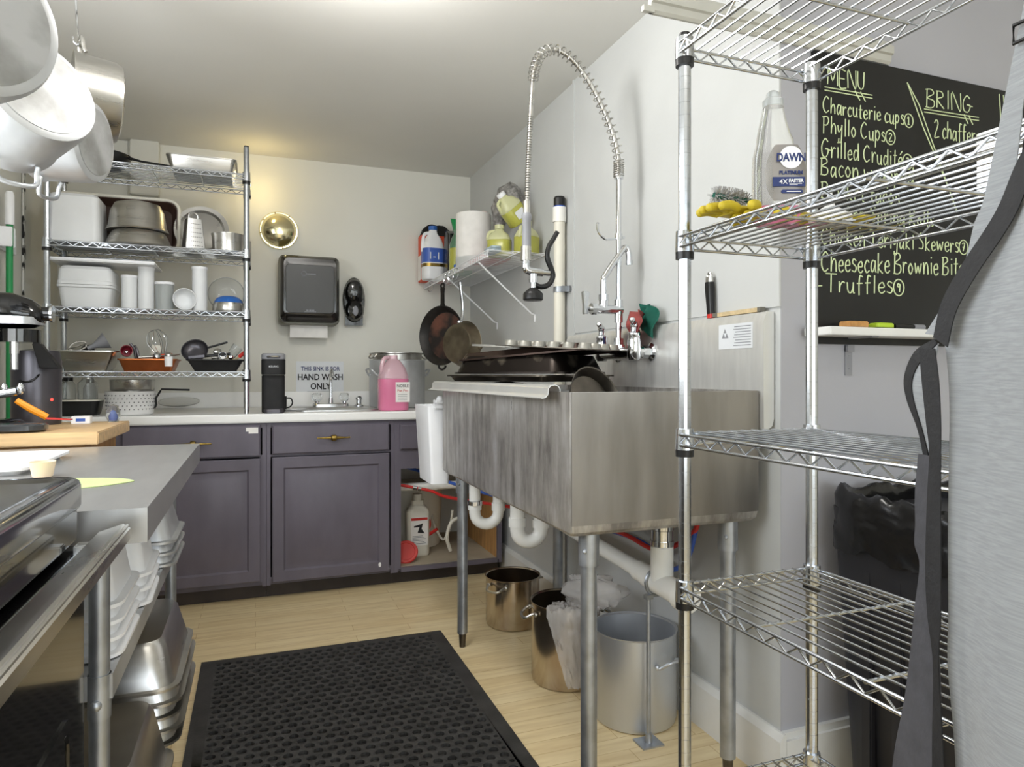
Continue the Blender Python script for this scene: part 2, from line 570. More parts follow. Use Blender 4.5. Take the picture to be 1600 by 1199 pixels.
# ------------------------------------------------------------------ base cabinets and worktop
def slab(x0, x1, z0, z1, y, prof):
    """a front facing -Y built from nested rectangles (inset, depth)"""
    rings = []
    for ins, d in prof:
        rings.append([(x0 + ins, y - d, z0 + ins), (x1 - ins, y - d, z0 + ins), (x1 - ins, y - d, z1 - ins), (x0 + ins, y - d, z1 - ins)])
    return MB().loft(rings)


DOOR = [(0, 0), (0, 0.016), (0.005, 0.020), (0.052, 0.020), (0.060, 0.011), (0.072, 0.011), (0.092, 0.019)]
DRAW = [(0, 0), (0, 0.013), (0.007, 0.019)]
YC = 3.48


def pull(parent, x, z):
    pr = [(0, -0.080), (0.004, -0.078), (0.0035, -0.06), (0.006, -0.03), (0.008, -0.014), (0.015, -0.010), (0.016, 0), (0.015, 0.010), (0.008, 0.014), (0.006, 0.03), (0.0035, 0.06), (0.004, 0.078), (0, 0.080)]
    mb = MB().lathe(pr, 16, T((0, -0.026, 0), (0, 90, 0)))
    mb.cyl((-0.02, -0.026, 0), (-0.02, 0, 0), 0.005).cyl((0.02, -0.026, 0), (0.02, 0, 0), 0.005)
    return obj('pull_handle', mb, 'brassd', parent, (x, YC - 0.02, z), label='aged brass pull handle')


def carcass(x0, x1, fr):
    c = MB()
    c.box(x0, x0 + 0.018, YC, 4.2, 0.07, 0.855).box(x1 - 0.018, x1, YC, 4.2, 0.07, 0.855).box(x0 + 0.018, x1 - 0.018, YC + 0.02, 4.2, 0.07, 0.088)
    for a, b, z0, z1 in fr:
        c.box(a, b, YC, YC + 0.02, z0, z1)
    return c


u = thing('base_cabinet', 'purple-grey base cabinet under the left end of the white worktop, behind the steel table', 'cabinet', group='purple-grey base cabinets')
obj('body', carcass(-0.97, 0.049, [(-0.952, -0.56, 0.088, 0.855), (-0.56, 0.031, 0.83, 0.855), (-0.56, 0.031, 0.69, 0.70), (-0.56, 0.031, 0.088, 0.11), (0.018, 0.031, 0.11, 0.69)]).box(-0.97, 0.049, 4.185, 4.2, 0.09, 0.855), 'cab', u)
obj('toe_kick', MB().box(-0.97, 0.049, 3.545, 3.56, 0, 0.07), 'toe', u)
d = obj('drawer', slab(-0.56, 0.023, 0.694, 0.846, YC, DRAW), 'cab', u)
h = pull(d, -0.268, 0.765)
obj('paper_label', MB().box(-0.03, 0.012, YC - 0.0215, YC - 0.0195, 0.805, 0.833).box(-0.042, -0.03, YC - 0.0215, YC - 0.0195, 0.815, 0.833), 'paper', d, label='torn white paper label')
obj('door', slab(-0.56, 0.023, 0.098, 0.684, YC, DOOR), 'cab', u)

u = thing('base_cabinet', 'purple-grey base cabinet in the middle of the row, with drawer pull and closed door', 'cabinet', group='purple-grey base cabinets')
obj('body', carcass(0.050, 0.664, [(0.068, 0.646, 0.83, 0.855), (0.068, 0.646, 0.69, 0.70), (0.068, 0.646, 0.088, 0.11)]).box(0.05, 0.664, 4.185, 4.2, 0.09, 0.855), 'cab', u)
obj('toe_kick', MB().box(0.050, 0.664, 3.545, 3.56, 0, 0.07), 'toe', u)
d = obj('drawer', slab(0.075, 0.637, 0.70, 0.84, YC, DRAW), 'cab', u)
pull(d, 0.36, 0.775)
obj('door', slab(0.075, 0.637, 0.086, 0.687, YC, DOOR), 'cab', u)
obj('paint_chip', MB().ball((0.588, YC - 0.0195, 0.125), 0.009, 8, (1, 0.12, 1.6)).ball((0.631, YC - 0.019, 0.10), 0.005, 8, (0.7, 0.12, 1.6)).ball((0.10, YC - 0.0195, 0.655), 0.004, 8, (1, 0.12, 1)), 'white', u, label='white chips in the paint')

u = thing('base_cabinet', 'purple-grey base cabinet with open compartment and no door, beside the sink leg', 'cabinet', group='purple-grey base cabinets')
obj('body', carcass(0.665, 1.249, [(0.683, 0.699, 0.088, 0.855), (1.225, 1.231, 0.088, 0.855), (0.699, 1.225, 0.83, 0.855), (0.699, 1.225, 0.60, 0.70), (0.699, 1.225, 0.07, 0.092)]), 'cab', u)
obj('toe_kick', MB().box(0.665, 1.249, 3.545, 3.56, 0, 0.07), 'toe', u)
obj('false_drawer_front', slab(0.692, 1.222, 0.70, 0.83, YC, DRAW), 'cab', u)
obj('back_panel', MB().box(0.683, 1.231, 4.17, 4.2, 0.088, 0.855), 'wall', u, label='pale back of the open compartment')
obj('right_lining', MB().box(1.222, 1.2305, YC + 0.021, 4.17, 0.088, 0.85), 'woodd', u, label='bare wood right side')
obj('inner_lining', MB().box(0.684, 0.692, YC + 0.021, 4.17, 0.088, 0.85).box(0.692, 1.222, YC + 0.021, 4.17, 0.088, 0.094), mat('dull_beige_lining', 'b3a893', 0.6, var=0.1), u)

t = MB().box(-0.97, 1.262, 3.452, 4.2, 0.8555, 0.897)
ct = one('worktop', 'long white laminate worktop along the back wall', 'worktop', t, 'lam', bevel=0.006)
obj('backsplash_strip', MB().box(-0.97, 1.27, 4.19, 4.2095, 0.8975, 0.985), 'lam', ct, bevel=0.004)

# ------------------------------------------------------------------ hand sink in the worktop
s = thing('hand_sink', 'small steel hand wash basin let into the white worktop', 'sink', (0.40, 3.80, 0.8975))
obj('basin_rim', MB().loft([[(x, y, 0) for x, y in rrect(0.42, 0.44, 0.06)], [(x, y, 0.006) for x, y in rrect(0.42, 0.44, 0.06)], [(x, y, 0.006) for x, y in rrect(0.34, 0.30, 0.05, cy=-0.04)], [(x, y, 0.0015) for x, y in rrect(0.33, 0.29, 0.05, cy=-0.04)]]), 'steel_b', s)
f = thing('hand_sink_faucet', 'small chrome two-handle faucet with clear knobs standing behind the hand wash basin', 'faucet', (0.40, 3.985, 0.904))
obj('deck_plate', MB().loft([[(x, y, z) for x, y in rrect(0.20 - k, 0.055 - k, 0.027)] for z, k in ((0, 0), (0.014, 0), (0.02, 0.012))]), 'chrome', f)
obj('spout', MB().cyl((0, 0, 0.018), (0, 0, 0.05), 0.015, 0.011).tube(spline([(0, 0, 0.045), (0, 0, 0.12), (0, -0.005, 0.175), (0, -0.03, 0.205), (0, -0.065, 0.20), (0, -0.08, 0.17)], 5), 0.0085, 10), 'chrome', f)
for sx in (-1, 1):
    k = obj('knob', MB().lathe([(0, 0.03), (0.018, 0.03), (0.028, 0.042), (0.029, 0.058), (0.022, 0.075), (0, 0.078)], 10, T((sx * 0.075, 0, 0))), 'clear', f, label='clear faceted knob', smooth=20)
    obj('knob_stem', MB().cyl((sx * 0.075, 0, 0.018), (sx * 0.075, 0, 0.034), 0.013), 'chrome', k)
one('side_sprayer', 'short chrome side sprayer with black top on the worktop right of the small faucet', 'sprayer',
    MB().lathe([(0, 0), (0.026, 0), (0.026, 0.006), (0.016, 0.014), (0.015, 0.035), (0.019, 0.042), (0.017, 0.05), (0, 0.052)], 18), 'chrome', (0.555, 3.975, 0.904))
o = obj('sprayer_button', MB().ball((0.004, 0, 0.052), 0.012, 10, (1, 1, 0.5)), 'black', bpy.data.objects['side_sprayer'], label='black button')

# ------------------------------------------------------------------ three-compartment steel sink
SX0, SX1, SY0, SY1, SZ0, SZ1 = 0.70, 1.257, 1.47, 2.66, 0.69, 1.04
k = thing('utility_sink', 'big stained stainless steel wash-up sink on four pipe legs against the white wall', 'sink', (0.98, 2.06, 0))


def rr3(ins, z, r=0.012):
    return [(x, y, z) for x, y in rrect(SX1 - SX0 - 2 * ins, SY1 - SY0 - 2 * ins, max(r, 0.004), 3, 0, 0)]


cx, cy = (SX0 + SX1) / 2 - 0.98, (SY0 + SY1) / 2 - 2.06
mb = MB().loft([rr3(0.03, SZ0), rr3(0.012, SZ0 + 0.003), rr3(0.003, SZ0 + 0.012), rr3(0, SZ0 + 0.028), rr3(0, SZ1), rr3(0.006, SZ1), rr3(0.006, SZ0 + 0.06), rr3(0.04, SZ0 + 0.025)], mx=T((cx, cy, 0)))
obj('basin', mb, 'stain', k, smooth=28)
obj('near_side', MB().box(SX0 + 0.004 - 0.98, SX1 - 0.004 - 0.98, SY0 - 2.06 - 0.0012, SY0 - 2.06 + 0.001, SZ0 + 0.03, SZ1 - 0.001), 'sinkside', k, label='smooth brushed near side')
for y in (1.865, 2.265):
    obj('divider', MB().box(SX0 + 0.006 - 0.98, SX1 - 0.006 - 0.98, y - 2.06 - 0.012, y - 2.06 + 0.012, SZ0 + 0.03, SZ1 - 0.012), 'steel_b', k, bevel=0.006)
pf = [(1.2575, 1.04), (1.2575, 1.225), (1.268, 1.25), (1.292, 1.25), (1.292, 0.965), (1.286, 0.945), (1.275, 0.938), (1.2585, 0.938)]
bs = MB().loft([[(x - 0.98, y - 2.06, z) for x, z in pf] for y in (1.455, 2.68)])
b = obj('backsplash', bs, 'splash', k, label='clean brushed steel backsplash', smooth=25)
# front rolled rim: a hook-shaped sheet
hk = [(0.702, 1.030), (0.703, 1.045), (0.698, 1.054), (0.688, 1.058), (0.676, 1.056), (0.669, 1.048), (0.668, 1.034), (0.662, 1.027), (0.652, 1.025)]
rm = MB().grid(lambda a, c: (hk[round(c * 8)][0] - 0.98, 1.53 + a * 1.165 - 2.06, hk[round(c * 8)][1]), 1, 8)
obj('rolled_rim', rm, 'rim', k, solid=0.002, smooth=60, label='bright rolled front rim')
for (x, y) in ((0.772, 1.514), (1.189, 1.514), (0.772, 2.615), (1.189, 2.615)):
    lg = obj('leg', MB().cyl((x - 0.98, y - 2.06, 0.055), (x - 0.98, y - 2.06, 0.62), 0.0205, n=20), 'galv', k)
    obj('leg_socket', MB().cyl((x - 0.98, y - 2.06, 0.612), (x - 0.98, y - 2.06, 0.695), 0.0262, n=20).ball((x - 0.98 - 0.020, y - 2.06 - 0.018, 0.65), 0.006, 8), 'galv', lg, bevel=0.001)
    obj('foot', MB().cyl((x - 0.98, y - 2.06, 0.0), (x - 0.98, y - 2.06, 0.057), 0.012, 0.015, n=14), 'steel_d', lg)
st = obj('sticker', MB().box(1.2562 - 0.98, 1.2573 - 0.98, 1.497 - 2.06, 1.64 - 2.06, 1.155, 1.225), 'label', k, label='silver maker sticker with small print')
for i in range(8):
    obj('print_line', MB().box(1.2556 - 0.98, 1.2562 - 0.98, 1.503 - 2.06, (1.575 - 0.004 * (i % 3)) - 2.06, 1.163 + i * 0.0075, 1.165 + i * 0.0075), 'txtgrey', st)
tri = MB()
for (a, c, q) in ((1.612, 1.207, 0.006), (1.618, 1.193, 0.007), (1.604, 1.193, 0.007)):
    tri.add([(0.2755, a - 2.06 - q, c - q), (0.2755, a - 2.06 + q, c - q), (0.2755, a - 2.06, c + q), (0.2762, a - 2.06 - q, c - q), (0.2762, a - 2.06 + q, c - q), (0.2762, a - 2.06, c + q)],
            [(0, 1, 2), (3, 5, 4), (0, 3, 4, 1), (1, 4, 5, 2), (2, 5, 3, 0)])
obj('triangle_emblem', tri, 'txtgrey', st)

# white waste pail hung on the far end of the sink by a clip
p = thing('hanging_pail', 'slim white plastic bin hung on the far end of the steel sink', 'bin', (0.70, 2.685, 0.955))
obj('bin_wall', MB().loft([[(x, y, -0.315) for x, y in rrect(0.075, 0.215, 0.012, 3, 0.002, 0.115)], [(x, y, 0) for x, y in rrect(0.10, 0.25, 0.012, 3, 0, 0.13)], [(x, y, 0) for x, y in rrect(0.094, 0.244, 0.01, 3, 0, 0.13)], [(x, y, -0.31) for x, y in rrect(0.07, 0.21, 0.01, 3, 0.002, 0.115)]]), 'white', p)
obj('hanging_clip', MB().box(-0.028, 0.012, -0.012, 0.012, -0.01, 0.03).box(-0.028, 0.012, -0.028, -0.012, 0.012, 0.03).ball((-0.008, -0.02, 0.03), 0.014, 10), 'white', p, bevel=0.004)

# ------------------------------------------------------------------ drain pipes and water tubes under the sink
d = thing('drain_pipe', 'white plastic drain run under the sink with tee, plug and two traps', 'pipe')
obj('main_pipe', MB().cyl((1.11, 1.76, 0.475), (1.11, 2.62, 0.515), 0.025, n=20).cyl((1.11, 1.79, 0.476), (1.11, 1.84, 0.478), 0.031, n=20), 'pvc', d)
obj('tee', MB().cyl((1.11, 1.60, 0.468), (1.11, 1.79, 0.475), 0.034, n=20).cyl((1.11, 1.71, 0.47), (1.11, 1.71, 0.585), 0.033, n=20).cyl((1.11, 1.575, 0.467), (1.11, 1.615, 0.468), 0.041, n=20), 'pvc', d, bevel=0.003)
obj('cleanout_plug', MB().box(1.095, 1.125, 1.555, 1.576, 0.452, 0.482).cyl((1.11, 1.568, 0.467), (1.11, 1.576, 0.467), 0.034, n=20), 'pvc', d, bevel=0.002)
obj('drain_tailpiece', MB().cyl((1.11, 1.71, 0.585), (1.11, 1.71, 0.60), 0.034, n=20).cyl((1.11, 1.71, 0.60), (1.11, 1.71, 0.63), 0.031, n=20).cyl((1.11, 1.71, 0.632), (1.11, 1.71, 0.645), 0.035, n=20).cyl((1.11, 1.71, 0.645), (1.11, 1.71, 0.6895), 0.030, n=20), 'chrome', d, label='chrome tailpiece with two clamps')


def trap(x, y, zb, rp, dz1, dz2, w, ang):
    mx = T((x, y, 0), (0, 0, ang))
    h = w / 2
    mb = MB().tube([(-h, 0, dz1), (-h, 0, zb + h + rp)] + [(-h * math.cos(PI * i / 10), 0, zb + h + rp - (h + 0.0) * math.sin(PI * i / 10)) for i in range(1, 10)] + [(h, 0, zb + h + rp), (h, 0, dz2)], rp, 16, mx=mx)
    mb.cyl((-h, 0, zb + h + rp + 0.012), (-h, 0, zb + h + rp + 0.045), rp * 1.2, n=16, mx=mx).cyl((h, 0, zb + h + rp + 0.005), (h, 0, zb + h + rp + 0.035), rp * 1.2, n=16, mx=mx)
    return mb


t1 = trap(0.835, 2.50, 0.485, 0.022, 0.68, 0.66, 0.092, -10)
obj('trap', t1, 'pvc', d)
obj('hose_clamp', MB().cyl((0.79, 2.508, 0.583), (0.79, 2.508, 0.598), 0.0285, n=18).box(0.772, 0.786, 2.474, 2.482, 0.583, 0.598), 'chrome', d)
obj('trap', trap(0.955, 2.36, 0.435, 0.027, 0.66, 0.62, 0.09, -10), 'pvc', d)
obj('branch_pipe', MB().tube(spline([(0.88, 2.50, 0.655), (0.98, 2.52, 0.60), (1.06, 2.56, 0.53), (1.11, 2.60, 0.514)], 4), 0.021, 12).cyl((0.79, 2.51, 0.672), (0.79, 2.51, 0.692), 0.035, n=16).cyl((0.91, 2.37, 0.655), (0.91, 2.37, 0.692), 0.035, n=16), 'pvc', d)
d2 = one('waste_pipe', 'off-white waste pipe crossing the open cabinet compartment toward the sink trap', 'pipe',
         MB().tube([(0.70, 3.60, 0.487), (1.02, 3.56, 0.49), (1.10, 3.40, 0.495), (1.115, 2.70, 0.512), (1.115, 2.64, 0.515)], 0.021, 14).cyl((0.86, 3.58, 0.4885), (0.91, 3.574, 0.489), 0.025, n=16), 'pvc')
r = one('red_water_tube', 'red plastic water tube running from the open cabinet to the wall under the sink', 'tube',
        MB().tube(spline([(0.712, 3.56, 0.505), (0.86, 3.50, 0.475), (0.93, 3.38, 0.455), (1.18, 3.0, 0.45), (1.245, 2.6, 0.47), (1.25, 2.2, 0.505), (1.25, 1.95, 0.50), (1.245, 1.75, 0.60), (1.23, 1.70, 0.68)], 5), 0.008, 10), 'redpipe')
obj('coupling', MB().cyl((0.775, 3.536, 0.490), (0.795, 3.529, 0.486), 0.012, n=10).cyl((0.80, 3.527, 0.4855), (0.815, 3.521, 0.482), 0.012, n=10), 'chrome', r, label='chrome coupling')
one('blue_water_tube', 'blue plastic water tube running beside the red tube under the sink', 'tube',
    MB().tube(spline([(0.712, 3.62, 0.60), (0.82, 3.58, 0.57), (0.95, 3.3, 0.53), (1.2, 2.9, 0.475), (1.262, 2.5, 0.475), (1.262, 2.1, 0.50), (1.256, 1.93, 0.475), (1.25, 1.86, 0.46), (1.25, 1.78, 0.52), (1.245, 1.72, 0.66)], 5), 0.008, 10), 'bluepipe')
g = thing('pipe_support_stand', 'thin steel rod stand with square foot holding up the white drain tee', 'pipe stand', (1.08, 1.735, 0))
obj('foot_plate', MB().box(-0.035, 0.035, -0.03, 0.03, 0, 0.005).cyl((0, 0, 0.004), (0, 0, 0.03), 0.012, 0.009), 'galv', g)
obj('rod', MB().cyl((0, 0, 0.02), (0, 0, 0.435), 0.0065, n=12), 'galv', g)
obj('collar', MB().tube([(0.03 + 0.040 * math.cos(2 * PI * i / 20), 0.0, 0.471 + 0.040 * math.sin(2 * PI * i / 20)) for i in range(20)], 0.005, 6, True).box(-0.012, 0.012, -0.008, 0.008, 0.424, 0.437), 'galv', g)
one('braided_supply_hose', 'grey braided hose looping above the white drain pipe under the sink', 'hose',
    MB().tube(spline([(1.245, 1.88, 0.56), (1.20, 1.83, 0.535), (1.15, 1.82, 0.56), (1.16, 1.83, 0.63), (1.17, 1.84, 0.688)], 6), 0.007, 8), 'steel')

# ------------------------------------------------------------------ things in the open compartment
j = thing('chemical_jug', 'flat translucent jug with red-headed warning label inside the open cabinet', 'jug', (0.835, 3.70, 0.0945))
obj('jug_body', MB().loft([[(x, y, z) for x, y in rrect(0.125 - k, 0.09 - k, 0.03)] for z, k in ((0, 0.01), (0.01, 0), (0.235, 0), (0.255, 0.015), (0.275, 0.05), (0.30, 0.055))]), 'cream', j)
obj('jug_cap', MB().cyl((0, 0, 0.298), (0, 0, 0.335), 0.024, n=16), 'cream', j)
lb = obj('warning_label', MB().box(-0.047, 0.047, -0.0465, -0.0445, 0.06, 0.215), 'paper', j, label='white label with red heading')
obj('label_heading', MB().box(-0.045, 0.045, -0.0475, -0.046, 0.197, 0.211), 'red', lb)
obj('hazard_picture', MB().add([(-0.01, -0.0472, 0.13), (0.03, -0.0472, 0.125), (0.012, -0.0472, 0.15), (0.02, -0.0472, 0.18), (0.004, -0.0472, 0.175), (-0.03, -0.0472, 0.167), (-0.03, -0.0472, 0.16), (0.0, -0.0472, 0.16)], [(0, 1, 2, 3, 4, 5, 6, 7)]), 'ink', lb, solid=0.0008)
for i in range(6):
    obj('print_line', MB().box(-0.038, 0.036 - 0.008 * (i % 3), -0.0472, -0.046, 0.07 + 0.008 * i, 0.0725 + 0.008 * i), 'txtgrey', lb)
one('large_bucket', 'tall pale grey bucket at the back of the open cabinet compartment', 'bucket', MB().lathe([(0, 0), (0.15, 0), (0.165, 0.32), (0.172, 0.33), (0.172, 0.35), (0.0, 0.352)], 32), 'cream', (0.875, 3.97, 0.0945))
t = thing('food_tub', 'round white tub with red lid tipped over at the left of the open compartment', 'tub', (0.745, 3.585, 0.145), (48, -18, 0))
obj('tub_body', MB().lathe([(0, -0.04), (0.052, -0.04), (0.06, 0)], 28), 'cream', t)
obj('tub_lid', MB().lathe([(0.064, -0.008), (0.066, 0), (0.062, 0.006), (0.05, 0.006), (0.047, 0.003), (0, 0.003)], 28), 'red', t, label='red lid')
one('supply_hose', 'pale looped hose with red end hanging in the open cabinet', 'hose',
    MB().tube(spline([(0.96, 3.86, 0.30), (0.95, 3.80, 0.24), (0.985, 3.72, 0.16), (1.02, 3.70, 0.24), (1.03, 3.68, 0.33)], 6), 0.007, 8).tube(spline([(1.00, 3.62, 0.12), (0.975, 3.60, 0.2), (1.0, 3.6, 0.28), (1.06, 3.62, 0.30)], 6), 0.01, 8), 'cream')
one('shutoff_valve', 'small steel shutoff valve with red end inside the open cabinet', 'valve',
    MB().ball((0.90, 3.69, 0.26), 0.013, 10, (0.7, 0.7, 2.2)).cyl((0.895, 3.69, 0.20), (0.935, 3.66, 0.235), 0.009, n=10), 'redpipe')
# ------------------------------------------------------------------ chrome wire racks
def rack_post(h):
    pr = [(0, 0), (0.011, 0), (0.011, 0.02), (0.0127, 0.022)]
    z = 0.05
    while z < h - 0.02:
        pr += [(0.0127, z - 0.0009), (0.0122, z - 0.0007), (0.0122, z + 0.0007), (0.0127, z + 0.0009)]
        z += 0.0254
    pr += [(0.0127, h - 0.003), (0.010, h), (0, h)]
    return MB().lathe(pr, 14)


def zig(mb, p0, p1, h, per, r):
    a, b = Vector(p0), Vector(p1)
    n = max(2, round((b - a).length / per)) * 2
    pts = []
    for i in range(n + 1):
        q = a.lerp(b, i / n)
        q.z += -h if i % 2 == 0 else 0
        pts.append(q)
    mb.tube(pts, r, 6)


def wire_shelf(lx, ly, wires_along, h=0.021):
    mb = MB()
    o = 0.0145
    for (a, b) in (((0, -o), (lx, -o)), ((0, ly + o), (lx, ly + o)), ((-o, 0), (-o, ly)), ((lx + o, 0), (lx + o, ly))):
        for z in (0, -h):
            mb.cyl((a[0], a[1], z), (b[0], b[1], z), 0.0031, n=8)
        zig(mb, (a[0], a[1], -0.0015), (b[0], b[1], -0.0015), h - 0.003, 0.05, 0.0023)
    if wires_along == 'x':
        n = round(ly / 0.0245)
        for i in range(1, n):
            y = -o + (ly + 2 * o) * i / n
            mb.cyl((-o, y, 0.003), (lx + o, y, 0.003), 0.0023, n=6)
        for i in range(1, 4):
            x = lx * i / 4
            mb.cyl((x, -o, -0.003), (x, ly + o, -0.003), 0.003, n=8)
    else:
        n = round(lx / 0.0245)
        for i in range(1, n):
            x = -o + (lx + 2 * o) * i / n
            mb.cyl((x, -o, 0.003), (x, ly + o, 0.003), 0.0023, n=6)
        for i in range(1, 4):
            y = ly * i / 4
            mb.cyl((-o, y, -0.003), (lx + o, y, -0.003), 0.003, n=8)
    for x in (0, lx):
        for y in (0, ly):
            mb.lathe([(0.0132, -0.03), (0.0188, -0.03), (0.0176, 0.012), (0.0132, 0.012)], 18, T((x, y, 0)))
    return mb


def wire_rack(root, lx, ly, h, zs, along):
    pm = rack_post(h)
    pme = None
    cme = None
    for x in (0, lx):
        for y in (0, ly):
            if pme is None:
                p = obj('post', pm, 'wire', root, (x, y, 0), smooth=25)
                pme = p.data
            else:
                p = bpy.data.objects.new('post', pme)
                COL.objects.link(p)
                p.parent = root
                p.location = (x, y, 0)
            for z in zs:
                if cme is None:
                    cme = MB().lathe([(0.0129, -0.044), (0.0182, -0.044), (0.0185, -0.0305), (0.0129, -0.0305)], 16).mesh('collar', 'black')
                cl = bpy.data.objects.new('collar', cme)
                COL.objects.link(cl)
                cl.parent = p
                cl.location = (0, 0, z)
                cl['label'] = 'black plastic collar under a shelf corner'
            cp = obj('post_cap', MB().cyl((0, 0, h - 0.001), (0, 0, h + 0.004), 0.011, n=12), 'black', p, label='black post cap')
    me = wire_shelf(lx, ly, along).mesh('wire_shelf', 'wire', smooth=50)
    for z in zs:
        s = bpy.data.objects.new('wire_shelf', me)
        COL.objects.link(s)
        s.parent = root
        s.location = (0, 0, z)


rr = thing('wire_rack', 'tall chrome wire rack standing on the floor in front of the chalkboard', 'wire rack', (0.806, 0.27, 0))
wire_rack(rr, 0.326, 0.89, 1.762, [0.25, 0.657, 0.9615, 1.357, 1.744], 'y')
rl = thing('wire_rack', 'chrome wire rack standing on the white worktop in the far left corner, full of pans', 'wire rack', (-0.849, 3.49, 0.8972))
wire_rack(rl, 0.809, 0.28, 1.272, [1.095 - 0.8972, 1.38 - 0.8972, 1.668 - 0.8972, 2.035 - 0.8972], 'x')

# ------------------------------------------------------------------ pre-rinse faucet on the sink backsplash
FY = 2.105
f = thing('pre_rinse_faucet', 'chrome wall-mounted spray faucet with tall spring hose arching over the sink', 'faucet', (1.19, FY, 1.155))
ox, oz = 1.19, 1.155


def L(x, z, dy=0.0):
    return (x - ox, dy, z - oz)


for dy in (-0.105, 0.125):
    fl = obj('wall_flange', MB().lathe([(0, 0), (0.031, 0), (0.031, 0.004), (0.024, 0.010), (0, 0.012)], 24, T((0.0672, dy, 0.005), (0, -90, 0))), 'chrome', f)
    obj('union_nut', MB().lathe([(0, 0), (0.0215, 0), (0.0215, 0.026), (0, 0.026)], 6, T((0.056, dy, 0.005), (0, -90, 0))).cyl((0.03, dy, 0.005), (0.056, dy, 0.005), 0.016), 'chrome', fl, smooth=20)
    v = obj('valve_body', MB().lathe([(0, -0.028), (0.018, -0.028), (0.024, -0.015), (0.023, 0.03), (0.02, 0.05), (0.021, 0.052), (0.021, 0.062), (0.012, 0.068), (0.011, 0.082), (0, 0.083)], 20, T((0, dy, 0.005))).cyl((0, dy, 0.005), (0.034, dy, 0.005), 0.019), 'chrome', f)
    obj('lever_handle', MB().ball((0, dy, 0.094), 0.014, 12).tube(spline([(0, dy, 0.097), (-0.012, dy - 0.014, 0.103), (-0.028, dy - 0.03, 0.112)], 4), [0.009] * 5 + [0.010, 0.010, 0.010, 0.005], 10), 'chrome', v)
obj('crossbar', MB().tube([(0, -0.105, 0), (0, 0.125, 0)], 0.0185, 18).cyl((0, 0, -0.006), (0, 0, 0.055), 0.017, n=18).cyl((0, 0, 0.02), (0, 0, 0.032), 0.022, n=8), 'chrome', f)
obj('riser', MB().cyl((0, 0, 0.05), (0, 0, 0.625), 0.0092, n=16).cyl((0, 0, 0.11), (0, 0, 0.19), 0.0145, n=16), 'chrome', f)
# side faucet with its own spout
sb = obj('side_valve', MB().cyl((0.012, 0, 0.155), (-0.092, 0, 0.155), 0.0155, n=16).cyl((-0.088, 0, 0.155), (-0.108, 0, 0.155), 0.02, n=8).cyl((-0.108, 0, 0.155), (-0.13, 0, 0.155), 0.008, n=10).cyl((-0.06, 0, 0.155), (-0.06, 0, 0.19), 0.015, n=16).cyl((-0.06, 0, 0.185), (-0.06, 0, 0.205), 0.0185, n=8), 'chrome', f)
obj('blade_handle', MB().loft([[(-0.138, y, 0.135), (-0.122, y, 0.135), (-0.124, y, 0.165), (-0.116, y, 0.212), (-0.142, y, 0.215), (-0.137, y, 0.165)] for y in (-0.011, 0.011)]), 'chrome', sb, bevel=0.003)
obj('spout', MB().tube(spline([(-0.06, 0, 0.20), (-0.06, 0, 0.255), (-0.052, 0, 0.272), (-0.03, 0, 0.305), (0.012, -0.002, 0.362), (0.022, -0.003, 0.373), (0.031, -0.004, 0.372), (0.037, -0.004, 0.355), (0.04, -0.004, 0.325)], 5), 0.0105, 14).cyl((0.0395, -0.004, 0.329), (0.0402, -0.004, 0.314), 0.0125, n=16), 'chrome', sb)
# hose: from riser over the arch and down to the spray head
arch = [(1.19, 1.775), (1.189, 1.84), (1.174, 1.905), (1.14, 1.985), (1.09, 2.07), (1.03, 2.14), (0.965, 2.178), (0.905, 2.165), (0.873, 2.105), (0.864, 2.03), (0.857, 1.93), (0.85, 1.80), (0.846, 1.70), (0.843, 1.61)]
ap = spline([L(x, z) for x, z in arch], 8)
obj('hose', MB().tube(ap, 0.0078, 12), 'steel', f, label='braided steel hose')
# spring around the arch part of the hose
cum = [0.0]
for i in range(1, len(ap)):
    cum.append(cum[-1] + (ap[i] - ap[i - 1]).length)


def at(s):
    for i in range(1, len(ap)):
        if cum[i] >= s:
            t = (s - cum[i - 1]) / max(1e-9, cum[i] - cum[i - 1])
            return ap[i - 1].lerp(ap[i], t), (ap[i] - ap[i - 1]).normalized()
    return ap[-1], (ap[-1] - ap[-2]).normalized()


end = cum[8 * 8 + 5]
hel = []
s, ph = 0.0, 0.0
while s < end:
    c, t = at(s)
    fr = s / end
    tight = fr < 0.085
    n1 = Vector((0, 1, 0))
    n2 = t.cross(n1)
    rad = 0.0175
    hel.append(c + (n1 * math.cos(ph) + n2 * math.sin(ph)) * rad)
    pitch = 0.0075 if tight else (0.0235 if fr < 0.6 else 0.0235 - (fr - 0.6) * 0.025)
    s += pitch / 12
    ph += 2 * PI / 12
obj('spring', MB().tube(hel, 0.0021, 6), 'steel', f, label='steel coil spring')
obj('riser_cap', MB().cyl(L(1.19, 1.768), L(1.19, 1.785), 0.0165, n=18), 'chrome', f)
# inner rib rings of the straight hose
rg = MB()
for i in range(34):
    z = 1.66 + i * 0.0085
    c, t = at(cum[-1] - (z - 1.61))
    rg.tube([c + Vector((0.0088 * math.cos(a * PI / 6), 0.0088 * math.sin(a * PI / 6), 0)) for a in range(12)], 0.0014, 4, True)
obj('hose_rings', rg, 'steel', f)
sp = obj('spray_grip', MB().lathe([(0, 1.62 - oz), (0.013, 1.62 - oz), (0.017, 1.612 - oz), (0.0165, 1.60 - oz), (0.0145, 1.595 - oz), (0.0155, 1.50 - oz), (0, 1.50 - oz)], 20, T(L(0.843, oz))), 'grey', f, label='grey plastic spray grip')
obj('grip_collar', MB().lathe([(0, 1.508 - oz), (0.0175, 1.508 - oz), (0.019, 1.462 - oz), (0, 1.462 - oz)], 20, T(L(0.841, oz))).cyl(L(0.843, 1.62), L(0.843, 1.66), 0.0115, n=16), 'steel', sp)
